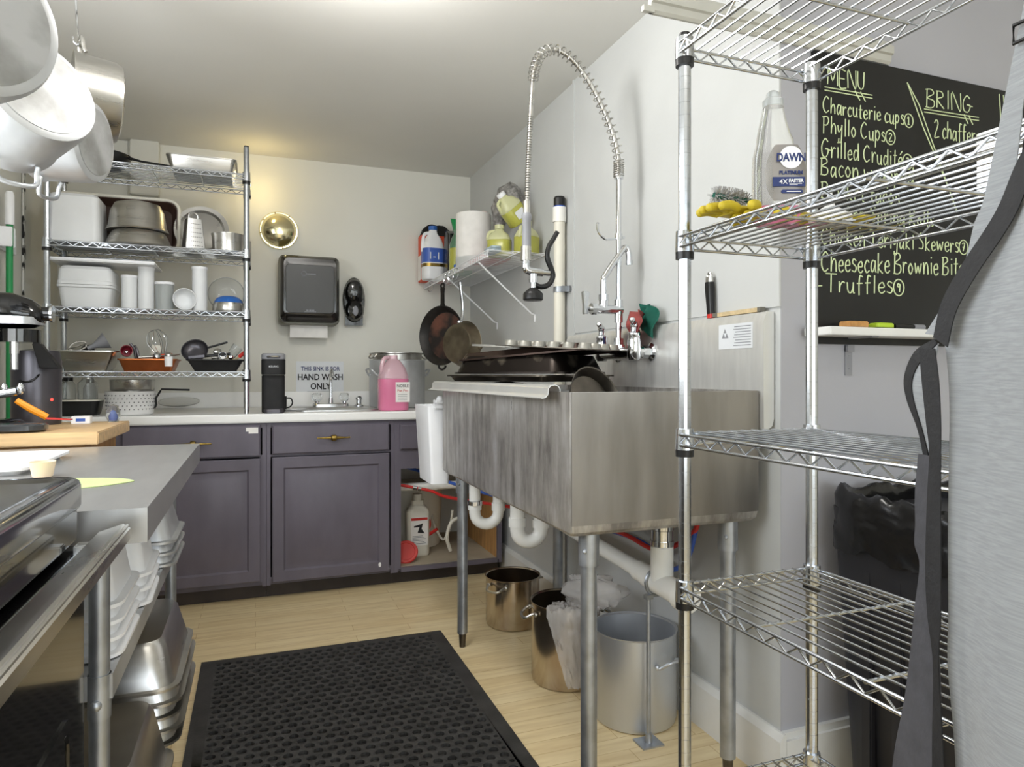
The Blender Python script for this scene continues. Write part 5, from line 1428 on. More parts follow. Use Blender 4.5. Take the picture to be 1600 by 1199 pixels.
for y in (0.72, 1.03):
    for x in (-0.70, -0.43):
        px, py = v(x, y)
        b = obj('burner', MB().lathe([(0, 0.925), (0.085, 0.925), (0.095, 0.931), (0.09, 0.934), (0.075, 0.928), (0, 0.927)], 32, T((px, py, 0))), 'chrome', sv, label='chrome burner bowl')
        co = MB()
        pts = [(px + (0.012 + 0.0042 * i * 0.35) * math.cos(i * 0.35), py + (0.012 + 0.0042 * i * 0.35) * math.sin(i * 0.35), 0.938) for i in range(48)]
        co.tube(pts, 0.0042, 8)
        obj('coil', co, 'blackm', b)
dr = obj('oven_door', MB().box(-0.275 + 0.6, -0.238 + 0.6, fy0, fy1, 0.19, 0.828), 'blackg', sv, bevel=0.004, label='black glass oven door')
obj('top_trim', MB().box(-0.2379 + 0.6, -0.234 + 0.6, fy0, fy1, 0.816, 0.828), 'chrome', dr)
obj('door_window', MB().loft([[(-0.2378 + 0.6 + d, y, z) for y, z in rrect(0.56 - k, 0.34 - k, 0.03, 4, (fy0 + fy1) / 2, 0.45)] for d, k in ((0, 0), (0.003, 0.0), (0.003, 0.03), (0.0005, 0.035))]), 'blackg', dr)
hdl = obj('door_handle', MB().loft([[(-0.221 + 0.6, y, 0.846), (-0.183 + 0.6, y, 0.858), (-0.176 + 0.6, y, 0.853), (-0.177 + 0.6, y, 0.833), (-0.186 + 0.6, y, 0.823), (-0.217 + 0.6, y, 0.832)] for y in (fy0 + 0.01, fy1 - 0.005)]), 'steel', dr, bevel=0.003, label='flat steel handle bar')
obj('handle_bracket', MB().box(-0.24 + 0.6, -0.20 + 0.6, fy1 - 0.06, fy1 - 0.035, 0.805, 0.84).box(-0.24 + 0.6, -0.20 + 0.6, fy0 + 0.035, fy0 + 0.06, 0.805, 0.84), 'steel', dr, bevel=0.002)
obj('bottom_drawer', MB().box(-0.275 + 0.6, -0.24 + 0.6, fy0, fy1, 0.04, 0.18), 'blackg', sv, bevel=0.004)

# ------------------------------------------------------------------ butcher block table with the mixer
bk = thing('butcher_block_table', 'maple butcher block table between the steel table and the white worktop', 'table', (-0.69, 2.59, 0))
obj('block_top', MB().box(-0.968 + 0.69, -0.435 + 0.69, 2.32 - 2.59, 2.86 - 2.59, 0.875, 0.913), 'wood', bk, bevel=0.003)
obj('apron_frame', MB().box(-0.95 + 0.69, -0.475 + 0.69, 2.35 - 2.59, 2.83 - 2.59, 0.79, 0.8745), 'woodd', bk, bevel=0.002, label='plain wood apron')
for x in (-0.93, -0.50):
    for y in (2.375, 2.805):
        obj('leg', MB().box(x + 0.69 - 0.022, x + 0.69 + 0.022, y - 2.59 - 0.022, y - 2.59 + 0.022, 0, 0.79), 'wood', bk, bevel=0.003)
mx_ = thing('stand_mixer', 'black stand mixer with silver band standing on the butcher block', 'mixer', (-0.83, 2.545, 0.9135))
hd_ = lambda x, w_, h_, cz: [(x, w_ / 2 * math.cos(2 * PI * i / 24), cz + h_ / 2 * math.sin(2 * PI * i / 24) * (1 if math.sin(2 * PI * i / 24) > 0 else 0.8)) for i in range(24)]
obj('base', MB().loft([[(x, y, z) for x, y in rrect(0.27 - k, 0.20 - k, 0.08, 5, 0.01, 0)] for z, k in ((0, 0), (0.02, 0), (0.03, 0.02))]).loft([[(x, y, z) for x, y in rrect(0.09, 0.11, 0.035, 4, -0.075, 0)] for z in (0.025, 0.31)]), 'blackg', mx_, smooth=50)
obj('motor_head', MB().loft([hd_(-0.135, 0.05, 0.05, 0.36), hd_(-0.13, 0.10, 0.09, 0.36), hd_(-0.10, 0.13, 0.125, 0.362), hd_(0.0, 0.138, 0.135, 0.364), hd_(0.12, 0.132, 0.125, 0.362), hd_(0.175, 0.115, 0.10, 0.355), hd_(0.20, 0.085, 0.06, 0.35), hd_(0.205, 0.06, 0.04, 0.35)]), 'blackg', mx_, smooth=50)
obj('silver_band', MB().loft([[(x, y, z) for x, y in rrect(0.335, 0.145, 0.065, 6, 0.036, 0)] for z in (0.325, 0.348)]), mat('silver_trim', 'c3c5c8', 0.3, 0.8), mx_, label='silver trim band')
hb_ = obj('attachment_hub', MB().cyl((0.195, 0, 0.362), (0.222, 0, 0.362), 0.022, n=20), 'blackg', mx_)
obj('hub_cap', MB().cyl((0.222, 0, 0.362), (0.229, 0, 0.362), 0.027, n=24), 'chrome', hb_)
pl_ = obj('planetary', MB().cyl((0.14, 0, 0.27), (0.14, 0, 0.31), 0.055, n=28), 'blackg', mx_)
obj('beater_shaft', MB().cyl((0.125, 0, 0.235), (0.125, 0, 0.275), 0.013, n=14).cyl((0.125, 0, 0.185), (0.125, 0, 0.236), 0.011, n=14).cyl((0.06, 0, 0.283), (0.125, 0, 0.283), 0.012, n=10), 'chrome', pl_)
obj('bowl_arm', MB().tube([(-0.03, -0.07, 0.11), (0.10, -0.075, 0.11), (0.15, -0.07, 0.118)], 0.014, 12).ball((0.16, -0.07, 0.126), 0.016, 10, (0.7, 0.7, 1.2)).ball((0.118, -0.07, 0.128), 0.014, 10, (0.7, 0.7, 1.2)), 'chrome', mx_)
ur = thing('coffee_urn', 'dark grey steel urn with red light standing behind the black mixer', 'urn', (-0.70, 2.755, 0.9135))
obj('urn_body', MB().lathe([(0, 0), (0.071, 0), (0.073, 0.015), (0.073, 0.215), (0.067, 0.25), (0, 0.258)], 36), 'greyd', ur)
obj('front_spout', MB().loft([[(x, y, 0.0) for x, y in ((-0.012, -0.02), (0.012, -0.02), (0.012, 0.02), (-0.012, 0.02))], [(0.055 + x * 2.0, y * 1.3 - 0.06, -0.085) for x, y in ((-0.014, -0.02), (0.014, -0.02), (0.014, 0.02), (-0.014, 0.02))]], mx=T((0.01, -0.03, 0.275))), 'blackm', ur, bevel=0.003, label='black slanted spout hood')
obj('indicator_light', MB().ball((0.056, -0.048, 0.085), 0.005, 10), 'redlight', ur)
obj('side_knob', MB().tube(spline([(-0.03, -0.068, 0.15), (-0.01, -0.08, 0.145), (0.015, -0.08, 0.155), (0.025, -0.07, 0.17)], 4), 0.003, 6), 'black', ur)
one('glass_chopping_board', 'oval dark glass serving board lying at the front of the butcher block', 'board', MB().loft([[(x, y, z) for x, y in rrect(0.40 - k, 0.13 - k, 0.05, 6)] for z, k in ((0, 0.02), (0.006, 0), (0.020, 0), (0.025, 0.012))]), mat('smoky_glass', '4a4c4e', 0.08, 0.3, var=0.1), (-0.785, 2.405, 0.9135))
sp_ = thing('spatula', 'spatula with orange handle lying against the urn on the butcher block', 'spatula', (-0.605, 2.49, 0.943), (0, 0, 0))
obj('handle', MB().tube([(-0.075, -0.02, 0.062), (-0.04, -0.012, 0.035), (0.0, 0, 0.008)], [0.009, 0.011, 0.010], 10), 'orange', sp_)
obj('blade', MB().loft([[(0.0, -0.012, 0.002), (0.0, 0.012, 0.002), (0.0, 0.012, 0.007), (0.0, -0.012, 0.007)], [(0.06, 0.01, -0.004), (0.06, 0.04, -0.004), (0.06, 0.04, -0.001), (0.06, 0.01, -0.001)]]), 'red', sp_, label='red blade')
one('tissue_box', 'small white and blue carton on the butcher block beside the urn', 'carton', MB().box(-0.028, 0.028, -0.02, 0.02, 0, 0.026), 'white', (-0.565, 2.75, 0.9135), bevel=0.001)
bpy.data.objects['tissue_box'].name = 'small_carton'
obj('blue_print', MB().box(-0.014, 0.014, -0.0212, -0.0202, 0.008, 0.018), 'bluepipe', bpy.data.objects['small_carton'])
eg = thing('egg_timer', 'small clear egg-shaped gadget standing at the corner of the butcher block', 'gadget', (-0.478, 2.80, 0.9135))
obj('shell', MB().lathe([(0, 0), (0.016, 0), (0.024, 0.02), (0.022, 0.04), (0.013, 0.058), (0, 0.063)], 20), 'clear', eg)
obj('core', MB().lathe([(0, 0.005), (0.010, 0.005), (0.012, 0.02), (0.006, 0.038), (0, 0.042)], 14), 'bluepipe', eg, label='blue core')

# broom in its wall clip and a slim strip hanging on the left wall
br = thing('broom', 'green-handled broom with white grip standing against the left wall', 'broom', (-0.931, 3.30, 0))
obj('green_pole', MB().cyl((0, 0, 0.12), (0, 0, 1.71), 0.0125, n=16), 'green', br)
obj('white_grip', MB().lathe([(0, 1.69), (0.0165, 1.69), (0.0165, 1.81), (0.012, 1.825), (0, 1.827)], 18), 'white', br, label='white grip end')
obj('broom_head', MB().box(-0.02, 0.02, -0.12, 0.12, 0.02, 0.12), 'green', br, bevel=0.006)
cl = thing('broom_holder', 'white plastic clip rail holding the broom on the left wall', 'holder', (XL, 3.36, 1.64))
obj('rail', MB().box(0.0005, 0.014, -0.22, 0.14, -0.045, 0.045), 'white', cl, bevel=0.003)
obj('clip', MB().box(0.0145, 0.06, -0.082, -0.0745, -0.04, 0.04).box(0.0145, 0.06, -0.0455, -0.038, -0.04, 0.04), 'white', cl, bevel=0.003)
ht = thing('hanging_strap', 'narrow black and white patterned strap hanging on the left wall beside the broom', 'strap', (XL + 0.006, 3.63, 1.44))
obj('strap', MB().box(-0.003, 0.003, -0.016, 0.016, 0, 0.60), mat('black_white_pattern', 'dcdcd6', 0.7, col2='232323', scale=22, thr=(0.5, 0.56), stretch=(1, 1, 0.8)), ht, bevel=0.001)
obj('loop', MB().tube([(0, 0.016 * math.cos(2 * PI * i / 14), 0.612 + 0.016 * math.sin(2 * PI * i / 14)) for i in range(14)], 0.003, 6, True), 'black', ht)

# ------------------------------------------------------------------ pots hanging over the steel table
rk = thing('pot_rack', 'steel pot rail hung from the ceiling over the prep table', 'pot rack', (-0.52, 1.75, 0))
obj('rail', MB().tube([(-0.16, -0.55, 2.24), (-0.16, 0.62, 2.24), (0.16, 0.62, 2.24), (0.16, -0.55, 2.24)], 0.008, 10, True), 'steel_d', rk)
for y in (-0.297, 0.212, 0.486, 0.619):
    obj('crossbar', MB().cyl((-0.16, y, 2.24), (0.16, y, 2.24), 0.006, n=10), 'steel_d', rk)
for x in (-0.16, 0.16):
    for y in (-0.45, 0.55):
        obj('hanger_rod', MB().cyl((x, y, 2.24), (x, y, ZC - 0.0005), 0.004, n=8), 'steel_d', rk)


def hanging_pot(name, label, r, h, base, out, up, body, bottom, ang_handles, hm='alu'):
    """base: centre of the pot's bottom; out: direction the bottom faces"""
    o = Vector(out).normalized()
    z = -o
    x = Vector(up).cross(z).normalized()
    y = z.cross(x)
    m0 = Matrix((x, y, z)).transposed().to_4x4()
    t = thing(name, label, 'pot', base)
    obj('pot_body', MB().shell([(r - 0.02, 0), (r - 0.006, 0.005), (r, 0.02), (r + 0.002, h - 0.006), (r + 0.006, h)], 0.003, 52, m0), body, t)
    if bottom:
        obj('pot_base', MB().lathe([(0, -0.0015), (r - 0.022, -0.0015), (r - 0.022, 0.0), (0, 0.0)], 52, m0), bottom, t, label='scuffed pot base')
    for a in ang_handles:
        mx = m0 @ T((0, 0, h * 0.86), (0, 0, a))
        obj('handle', MB().tube(spline([(r - 0.002, -0.046, -0.012), (r + 0.012, -0.044, -0.006), (r + 0.045, -0.036, 0), (r + 0.047, 0.036, 0), (r + 0.012, 0.044, -0.006), (r - 0.002, 0.046, -0.012)], 5), 0.0058, 10, mx=mx), hm, t)
    return t


hanging_pot('hanging_pot', 'aluminium pot hanging nearest the camera at the top left corner', 0.134, 0.16, (-0.425, 1.35, 1.673), (0.66, -0.75, -0.06), (0, 0, 1), 'alu_w', 'alu_s', (90,))
hanging_pot('hanging_pot', 'aluminium pot with grey scuffed base hanging just behind the nearest pot', 0.134, 0.17, (-0.463, 1.86, 1.749), (0.66, -0.70, 0.26), (0, 0, 1), 'alu_w', 'alu_s', (-90, 90))
hanging_pot('hanging_pot', 'aluminium pot hanging lowest, turned sideways with a wire handle below', 0.113, 0.15, (-0.418, 2.20, 1.734), (0.95, -0.28, -0.05), (0, 0, 1), 'alu_w', 'alu_s', (-95, 90))
hanging_pot('hanging_pot', 'polished stainless pot hanging farthest to the right behind the aluminium pots', 0.119, 0.13, (-0.390, 2.40, 1.914), (0.95, 0.28, -0.04), (0, 0, 1), 'steel', None, (90,), 'steel')
for x, y, z, lb in ((-0.516, 1.453, 1.852, 'long steel hook carrying the nearest aluminium pot'), (-0.553, 1.962, 1.888, 'long steel hook carrying the scuffed aluminium pot'),
                   (-0.545, 2.236, 1.894, 'long steel hook carrying the lowest aluminium pot'), (-0.498, 2.369, 2.082, 'steel hook carrying the polished stainless pot')):
    one('pot_hook', lb, 'hook', MB().tube(spline([(0.012, 0, 2.236), (0.010, 0, 2.252), (0, 0, 2.254), (-0.006, 0, 2.24), (-0.004, 0, 2.20), (0, 0, z + 0.03), (0.006, 0, z), (0, 0, z - 0.012), (-0.01, 0, z - 0.004), (-0.012, 0, z + 0.01)], 4), 0.003, 8), 'chrome', (x, y, 0))
# ------------------------------------------------------------------ right side: chalkboard, its shelf, the bin
cbd = thing('chalkboard', 'black chalkboard with handwritten menu on the grey wall', 'chalkboard', (1.395, YG, 1.165))
obj('board', MB().box(0, 0.96, -0.012, -0.0005, 0, 0.784), 'board', cbd)
G = {
    'M': (.95, [[(0, 0), (.1, 1), (.45, .25), (.8, 1), (.9, 0)]]), 'E': (.6, [[(.55, 1), (0, 1), (0, 0), (.6, 0)], [(0, .52), (.45, .52)]]), 'N': (.75, [[(0, 0), (.02, 1), (.65, 0), (.68, 1)]]),
    'U': (.7, [[(0, 1), (.03, .25), (.3, 0), (.55, .2), (.6, 1)]]), 'B': (.65, [[(0, 0), (.03, 1)], [(-.08, .95), (.35, 1), (.5, .78), (.05, .52), (.5, .42), (.55, .15), (.3, 0), (-.08, .02)]]),
    'R': (.65, [[(0, 0), (.03, 1)], [(-.05, 1), (.4, 1), (.5, .72), (.05, .5), (.6, 0)]]), 'I': (.25, [[(.1, 0), (.1, 1)]]), 'G': (.8, [[(.62, .85), (.35, 1), (.05, .6), (.1, .1), (.4, 0), (.6, .2), (.62, .45), (.35, .45), (.85, .4)]]),
    'C': (.7, [[(.6, .85), (.35, 1), (.05, .65), (.05, .25), (.3, 0), (.6, .15)]]), 'P': (.65, [[(.05, 0), (.08, 1)], [(-.05, .95), (.4, 1), (.55, .75), (.35, .52), (.08, .5)]]),
    'S': (.6, [[(.5, .88), (.25, 1), (.05, .75), (.45, .4), (.4, .08), (.05, .08)]]), 'T': (.7, [[(0, 1), (.7, 1)], [(.35, 1), (.33, 0)]]),
    'a': (.5, [[(.4, .55), (.15, .6), (0, .25), (.15, 0), (.4, .4), (.4, .6), (.42, .1), (.5, 0)]]), 'c': (.42, [[(.38, .5), (.2, .6), (0, .3), (.15, 0), (.4, .1)]]), 'd': (.5, [[(.4, .5), (.15, .58), (0, .25), (.15, 0), (.4, .3), (.44, 1), (.45, 0)]]),
    'e': (.45, [[(.02, .3), (.4, .35), (.3, .6), (.05, .45), (.05, .12), (.25, 0), (.45, .12)]]), 'f': (.4, [[(.4, .95), (.22, 1), (.15, .6), (.15, -.1)], [(0, .55), (.38, .58)]]), 'h': (.5, [[(.03, 1), (0, 0), (.05, .35), (.25, .6), (.4, .4), (.42, 0)]]),
    'i': (.2, [[(.1, .58), (.1, 0)], [(.09, .8), (.11, .86)]]), 'k': (.48, [[(.03, 1), (0, 0)], [(.38, .6), (.03, .28), (.42, 0)]]), 'l': (.2, [[(.1, 1), (.08, 0)]]), 'n': (.5, [[(0, .6), (.02, 0), (.06, .35), (.25, .6), (.4, .4), (.42, 0)]]),
    'm': (.75, [[(0, .6), (.02, 0), (.06, .4), (.2, .6), (.33, .4), (.34, 0), (.38, .4), (.53, .6), (.65, .4), (.67, 0)]]), 'o': (.48, [[(.2, .6), (0, .3), (.2, 0), (.4, .3), (.2, .6)]]), 'p': (.5, [[(.03, .6), (0, -.4)], [(.02, .4), (.22, .6), (.42, .35), (.22, .02), (.02, .15)]]),
    'r': (.4, [[(.02, .6), (.04, 0), (.08, .35), (.25, .58), (.38, .52)]]), 's': (.4, [[(.35, .52), (.15, .6), (.05, .42), (.35, .22), (.25, 0), (0, .05)]]), 't': (.38, [[(.2, .9), (.16, .1), (.3, 0)], [(0, .58), (.38, .6)]]), 'u': (.5, [[(0, .58), (.05, .1), (.25, 0), (.4, .3), (.42, .6), (.42, .05), (.5, 0)]]),
    'w': (.7, [[(0, .6), (.1, .05), (.3, .45), (.45, .05), (.65, .6)]]), 'y': (.5, [[(0, .6), (.1, .2), (.4, .5), (.42, .6), (.35, -.35), (.1, -.4), (.1, -.2)]]), 'g': (.5, [[(.4, .55), (.15, .6), (0, .3), (.15, .05), (.38, .35), (.42, .6), (.38, -.35), (.1, -.4)]]),
    'é': (.45, [[(.02, .3), (.4, .35), (.3, .6), (.05, .45), (.05, .12), (.25, 0), (.45, .12)], [(.2, .75), (.42, .98)]]), '2': (.5, [[(0, .8), (.2, 1), (.4, .75), (.02, 0), (.5, .05)]]), '1': (.3, [[(.02, .75), (.18, 1), (.18, 0)], [(.02, 0), (.34, 0)]]),
    '3': (.45, [[(.02, .9), (.3, .95), (.3, .65), (.12, .52), (.38, .35), (.25, 0), (0, .08)]]), '7': (.45, [[(0, .95), (.4, 1), (.15, 0)], [(.08, .5), (.36, .52)]]), '9': (.45, [[(.38, .8), (.15, .95), (.05, .65), (.3, .55), (.4, .9), (.32, 0)]]), '-': (.4, [[(.05, .35), (.3, .37)]]),
}


def chalk(name, body, x, z, h, kx=1.0, dip=0.0, circ=None, und=False, r=0.0017):
    """handwritten line on the board; x, z = baseline start relative to the board"""
    mb = MB()
    cxx = x
    rnd = random.Random(len(body) * 7 + int(x * 1000))
    for ch in body:
        if ch == ' ':
            cxx += 0.33 * h * kx
            continue
        w_, st = G[ch]
        jz = rnd.uniform(-0.04, 0.04) * h
        js = rnd.uniform(0.94, 1.08)
        for s in st:
            pts = [(cxx + px * h * kx * js, -0.0125, z + dip * (cxx - x) + jz + pz * h * js) for px, pz in s]
            pts = spline(pts, 4) if len(pts) > 2 else pts
            mb.tube(pts, r, 5)
        cxx += (w_ + 0.16) * h * kx
    if circ:
        cc = cxx + 0.30 * h
        zz = z + dip * (cxx - x) + 0.34 * h
        mb.tube([(cc + 0.40 * h * math.cos(R(i * 20)), -0.0125, zz + 0.46 * h * math.sin(R(i * 20))) for i in range(19)], r, 5)
        w_, st = G[circ]
        for s in st:
            pts = [(cc - 0.12 * h + px * h * 0.55, -0.0125, zz - 0.25 * h + pz * h * 0.5) for px, pz in s]
            mb.tube(spline(pts, 3) if len(pts) > 2 else pts, r, 5)
    if und:
        for k in (0.16, 0.34):
            mb.tube([(x - 0.01, -0.0125, z - k * h), (cxx + 0.02, -0.0125, z - k * h + dip * (cxx - x) - 0.002)], r, 5)
        for k in (0.25, 0.05):
            mb.tube([(cxx - 0.018 - k * 0.1, -0.0125, z - 0.05 * h), (cxx + 0.0 - k * 0.1, -0.0125, z - 0.55 * h)], r, 5)
    return obj(name, mb, 'chalk', cbd, smooth=80)


chalk('chalk_heading', 'MENU', 0.046, 0.698, 0.048, 0.80, 0.03, und=True)
chalk('chalk_line', 'Charcuterie cups', 0.030, 0.622, 0.042, 0.76, 0.012, '1')
chalk('chalk_line', 'Phyllo Cups', 0.030, 0.566, 0.045, 0.78, 0.012, '2')
chalk('chalk_line', 'Grilled Crudité', 0.024, 0.502, 0.047, 0.76, 0.015, '3')
chalk('chalk_line', 'Bacon wrapped', 0.024, 0.452, 0.047, 0.88, 0.02)
chalk('chalk_line', 'Brisket tacos', 0.026, 0.392, 0.046, 0.85, 0.02)
chalk('chalk_line', 'Shrimp Spring Rolls', 0.040, 0.335, 0.044, 0.85, 0.03)
chalk('chalk_line', 'Chicken Teriyaki Skewers', 0.024, 0.268, 0.046, 0.80, 0.02, '7')
chalk('chalk_line', 'Cheesecake Brownie Bites', 0.024, 0.195, 0.054, 0.73, 0.03, r=0.002)
chalk('chalk_line', '-Truffles', 0.010, 0.138, 0.050, 1.06, 0.03, '9', r=0.002)
chalk('chalk_heading', 'BRING', 0.415, 0.690, 0.050, 1.0, 0.035, und=True)
chalk('chalk_line', '2 chaffers', 0.446, 0.605, 0.048, 0.70, 0.03)
obj('chalk_arrow', MB().tube([(0.338, -0.0125, 0.748), (0.40, -0.0125, 0.63), (0.50, -0.0125, 0.47), (0.54, -0.0125, 0.395)], 0.0017, 5).tube([(0.338, -0.0125, 0.748), (0.385, -0.0125, 0.69), (0.495, -0.0125, 0.48)], 0.0017, 5).tube([(0.72, -0.0125, 0.77), (0.735, -0.0125, 0.60)], 0.0017, 5).tube([(0.738, -0.0125, 0.77), (0.755, -0.0125, 0.65)], 0.0017, 5), 'chalk', cbd)
cs = thing('chalk_ledge', 'narrow white ledge shelf fixed under the chalkboard on grey brackets', 'shelf', (1.36, YG, 1.195))
obj('ledge_board', MB().box(0, 0.98, -0.103, -0.0125, -0.011, 0.010), 'trim', cs, bevel=0.002)
for x in (0.165, 0.75):
    obj('bracket', MB().box(x - 0.012, x + 0.012, -0.004, -0.0005, -0.115, -0.032).box(x - 0.012, x + 0.012, -0.09, -0.0125, -0.0145, -0.0112).box(x - 0.012, x + 0.012, -0.0125, -0.0005, -0.05, -0.032).ball((x, -0.004, -0.06), 0.003, 6).ball((x, -0.004, -0.095), 0.003, 6), 'grey', cs, label='grey steel bracket')
one('eraser', 'tan foam eraser lying at the left on the chalk ledge', 'eraser', MB().box(-0.033, 0.033, -0.02, 0.02, 0, 0.018), 'foam', (1.485, 1.375, 1.2055), (0, 0, 2), bevel=0.003)
er = one('dry_eraser', 'lime green block eraser on the chalk ledge right of the tan eraser', 'eraser', MB().loft([[(x, y, z) for x, y in rrect(0.062 - k, 0.035 - k, 0.008)] for z, k in ((0.004, 0), (0.013, 0), (0.016, 0.006))]), mat('lime_eraser', 'b4cf35', 0.5), (1.582, 1.375, 1.2055))
bpy.data.objects['dry_eraser'].name = 'eraser'
obj('felt_base', MB().loft([[(x, y, z) for x, y in rrect(0.058, 0.032, 0.006)] for z in (0, 0.0038)]), 'blackm', er)
mk = thing('marker', 'black marker pen lying on the chalk ledge at the right', 'marker', (1.675, 1.372, 1.2135))
obj('barrel', MB().cyl((-0.05, 0, 0), (0.02, 0, 0), 0.0075, n=14), 'black', mk)
obj('cap', MB().cyl((0.0205, 0, 0), (0.06, 0, 0), 0.008, n=14), 'grey', mk)

cn = thing('waste_bin', 'tall black rubbish bin with black liner standing against the grey wall', 'bin', (1.625, 1.185, 0))
obj('bin_body', MB().loft([[(x, y, z) for x, y in rrect(0.37 + k, 0.34 + k, 0.05, 5)] for z, k in ((0, 0), (0.012, 0.006), (0.55, 0.055), (0.74, 0.075))]), 'can', cn)
obj('ribs', MB().box(-0.215, -0.196, -0.10, -0.07, 0.02, 0.60).box(-0.215, -0.196, 0.07, 0.10, 0.02, 0.60).box(-0.215, -0.196, -0.015, 0.015, 0.02, 0.60), 'can', cn, bevel=0.004)


def liner(a, c):
    th = 2 * PI * a
    px, py = 0.236, 0.218
    k = (abs(math.cos(th)) ** 6 + abs(math.sin(th)) ** 6) ** (-1 / 6)
    x, y = px * math.cos(th) * k * 0.98, py * math.sin(th) * k * 0.98
    q = Vector((x * 16, y * 16, c * 4))
    if c < 0.25:
        s, z = 0.86, 0.68 + c * 0.36
    elif c < 0.45:
        s, z = 0.86 + (c - 0.25) * 0.7, 0.77 + 0.018 * math.sin((c - 0.25) / 0.2 * PI)
    else:
        s, z = 1.0 + 0.03 * (c - 0.45), 0.77 - (c - 0.45) * 0.24
    d = 0.014 * noise.noise(q) + 0.008 * noise.noise(q * 2.6)
    s2 = s + d * 1.2
    if c >= 0.45:
        s2 = max(s2, 0.985)
    return (x * s2, y * s2, z + d * (1.6 if c > 0.2 else 0.5))


obj('bin_liner', MB().grid(liner, 90, 22), 'bag', cn, smooth=70, label='crumpled shiny black liner')

# rail on the grey wall
M['railp'] = mat('pale_grey_plastic', 'bfbeb6', 0.5)
rl_ = thing('wall_rail', 'pale grey ridged rail fixed to the grey wall above the chalkboard, jutting past its corner', 'rail', (0.87, YG, 1.985))
pf_ = [(-0.001, -0.030), (-0.001, 0.030), (-0.014, 0.030), (-0.016, 0.018), (-0.024, 0.016), (-0.024, -0.006), (-0.016, -0.008), (-0.014, -0.024), (-0.008, -0.030)]
obj('channel', MB().loft([[(x, y, z) for y, z in pf_] for x in (0.43, 0.80)]), 'railp', rl_)
obj('channel_end', MB().loft([[(x, y, z) for y, z in [(y_ - 0.001, z_) for y_, z_ in pf_]] for x in (0.02, 0.43)]).box(0, 0.03, -0.016, -0.004, -0.03, -0.016).box(0.005, 0.03, -0.016, -0.004, 0.016, 0.03), 'railp', rl_)

# ------------------------------------------------------------------ on the backsplash ledge
sc_ = thing('scraper', 'black-handled scraper with red tip standing on the backsplash ledge', 'scraper', (1.274, 1.70, 1.2515), (0, 0, 0))
obj('grip', MB().loft([[(x, y + yo, z) for x, y in rrect(0.018 + k, 0.026 + k, 0.008)] for z, k, yo in ((0.012, 0, 0), (0.03, 0.0, 0.002), (0.09, 0.004, 0.006), (0.108, 0.002, 0.007))]), 'black', sc_)
obj('steel_end', MB().loft([[(x, y + 0.007, z) for x, y in rrect(0.016, 0.026, 0.007)] for z in (0.1085, 0.124)]).tube([(-0.0, 0.007 + 0.008 * math.cos(R(30 * i)), 0.128 + 0.008 * math.sin(R(30 * i))) for i in range(12)], 0.004, 6, True), 'steel', sc_)
obj('red_tip', MB().loft([[(x, y, z) for x, y in rrect(0.018, 0.026, 0.008)] for z in (0.0, 0.0118)]), 'red', sc_)
tb_ = one('wooden_strip', 'flat tan wooden strip with dark ends lying on the backsplash ledge', 'strip', MB().box(-0.008, 0.008, -0.085, 0.085, 0, 0.012), 'tan', (1.274, 1.575, 1.2515))
M['oxide'] = mat('dark_oxide', '6a675e', 0.6)
obj('dark_end', MB().box(-0.0085, 0.0085, -0.098, -0.0852, 0, 0.0125), 'oxide', tb_)
obj('dark_end', MB().box(-0.0085, 0.0085, 0.0852, 0.107, 0, 0.0125), 'oxide', tb_)

# ------------------------------------------------------------------ on the right wire rack (second shelf from the top, wires at 1.3625)
ZR = 1.3628
dw = thing('dish_soap_bottle', 'clear dish soap bottle with pink soap left at its bottom on the right wire rack', 'bottle', (0.925, 1.035, ZR), (0, 0, -22))
ov = lambda w_, d_, z, x0=0.0: [(x0 + w_ / 2 * math.copysign(abs(math.cos(2 * PI * i / 32)) ** 0.8, math.cos(2 * PI * i / 32)), d_ / 2 * math.copysign(abs(math.sin(2 * PI * i / 32)) ** 0.8, math.sin(2 * PI * i / 32)), z) for i in range(32)]
obj('pink_soap', MB().loft([ov(0.078, 0.044, 0.001), ov(0.086, 0.05, 0.006), ov(0.0885, 0.052, 0.034), ov(0.0885, 0.052, 0.0345)]), 'pink', dw, label='pink soap at the bottom')
obj('bottle', MB().loft([ov(0.0885, 0.052, 0.035), ov(0.091, 0.053, 0.07), ov(0.091, 0.052, 0.10), ov(0.084, 0.049, 0.13, -0.002), ov(0.068, 0.044, 0.155, -0.004), ov(0.066, 0.042, 0.165, -0.004), ov(0.058, 0.04, 0.178, -0.006), ov(0.044, 0.037, 0.205, -0.007), ov(0.036, 0.034, 0.225, -0.007)]), mat('clear_bottle_plastic', 'f3f3f1', 0.08, trans=0.85, var=0.0, ior=1.25), dw, smooth=60)
obj('bottle_cap', MB().lathe([(0, 0.2255), (0.0185, 0.2255), (0.019, 0.238), (0.0125, 0.243), (0.0115, 0.252), (0.006, 0.256), (0, 0.257)], 22, T((-0.007, 0, 0))), 'hazy', dw, label='whitish flip cap')
lbm = MB()
nU, nV = 14, 14


def labfn(a, c):
    # oval label wrapped on the front face
    th = R(-90 + 52 * (2 * a - 1) * math.sqrt(max(0.0, 1 - (2 * c - 1) ** 2) * 0.75 + 0.25))
    z = 0.042 + 0.105 * c
    w_, d_ = (0.0925, 0.0545) if z < 0.10 else (0.0925 - (z - 0.10) * 0.26, 0.0545 - (z - 0.10) * 0.10)
    return (0.010 + w_ / 2 * math.copysign(abs(math.cos(th)) ** 0.8, math.cos(th)), d_ / 2 * math.copysign(abs(math.sin(th)) ** 0.8, math.sin(th)) - 0.0008, z)


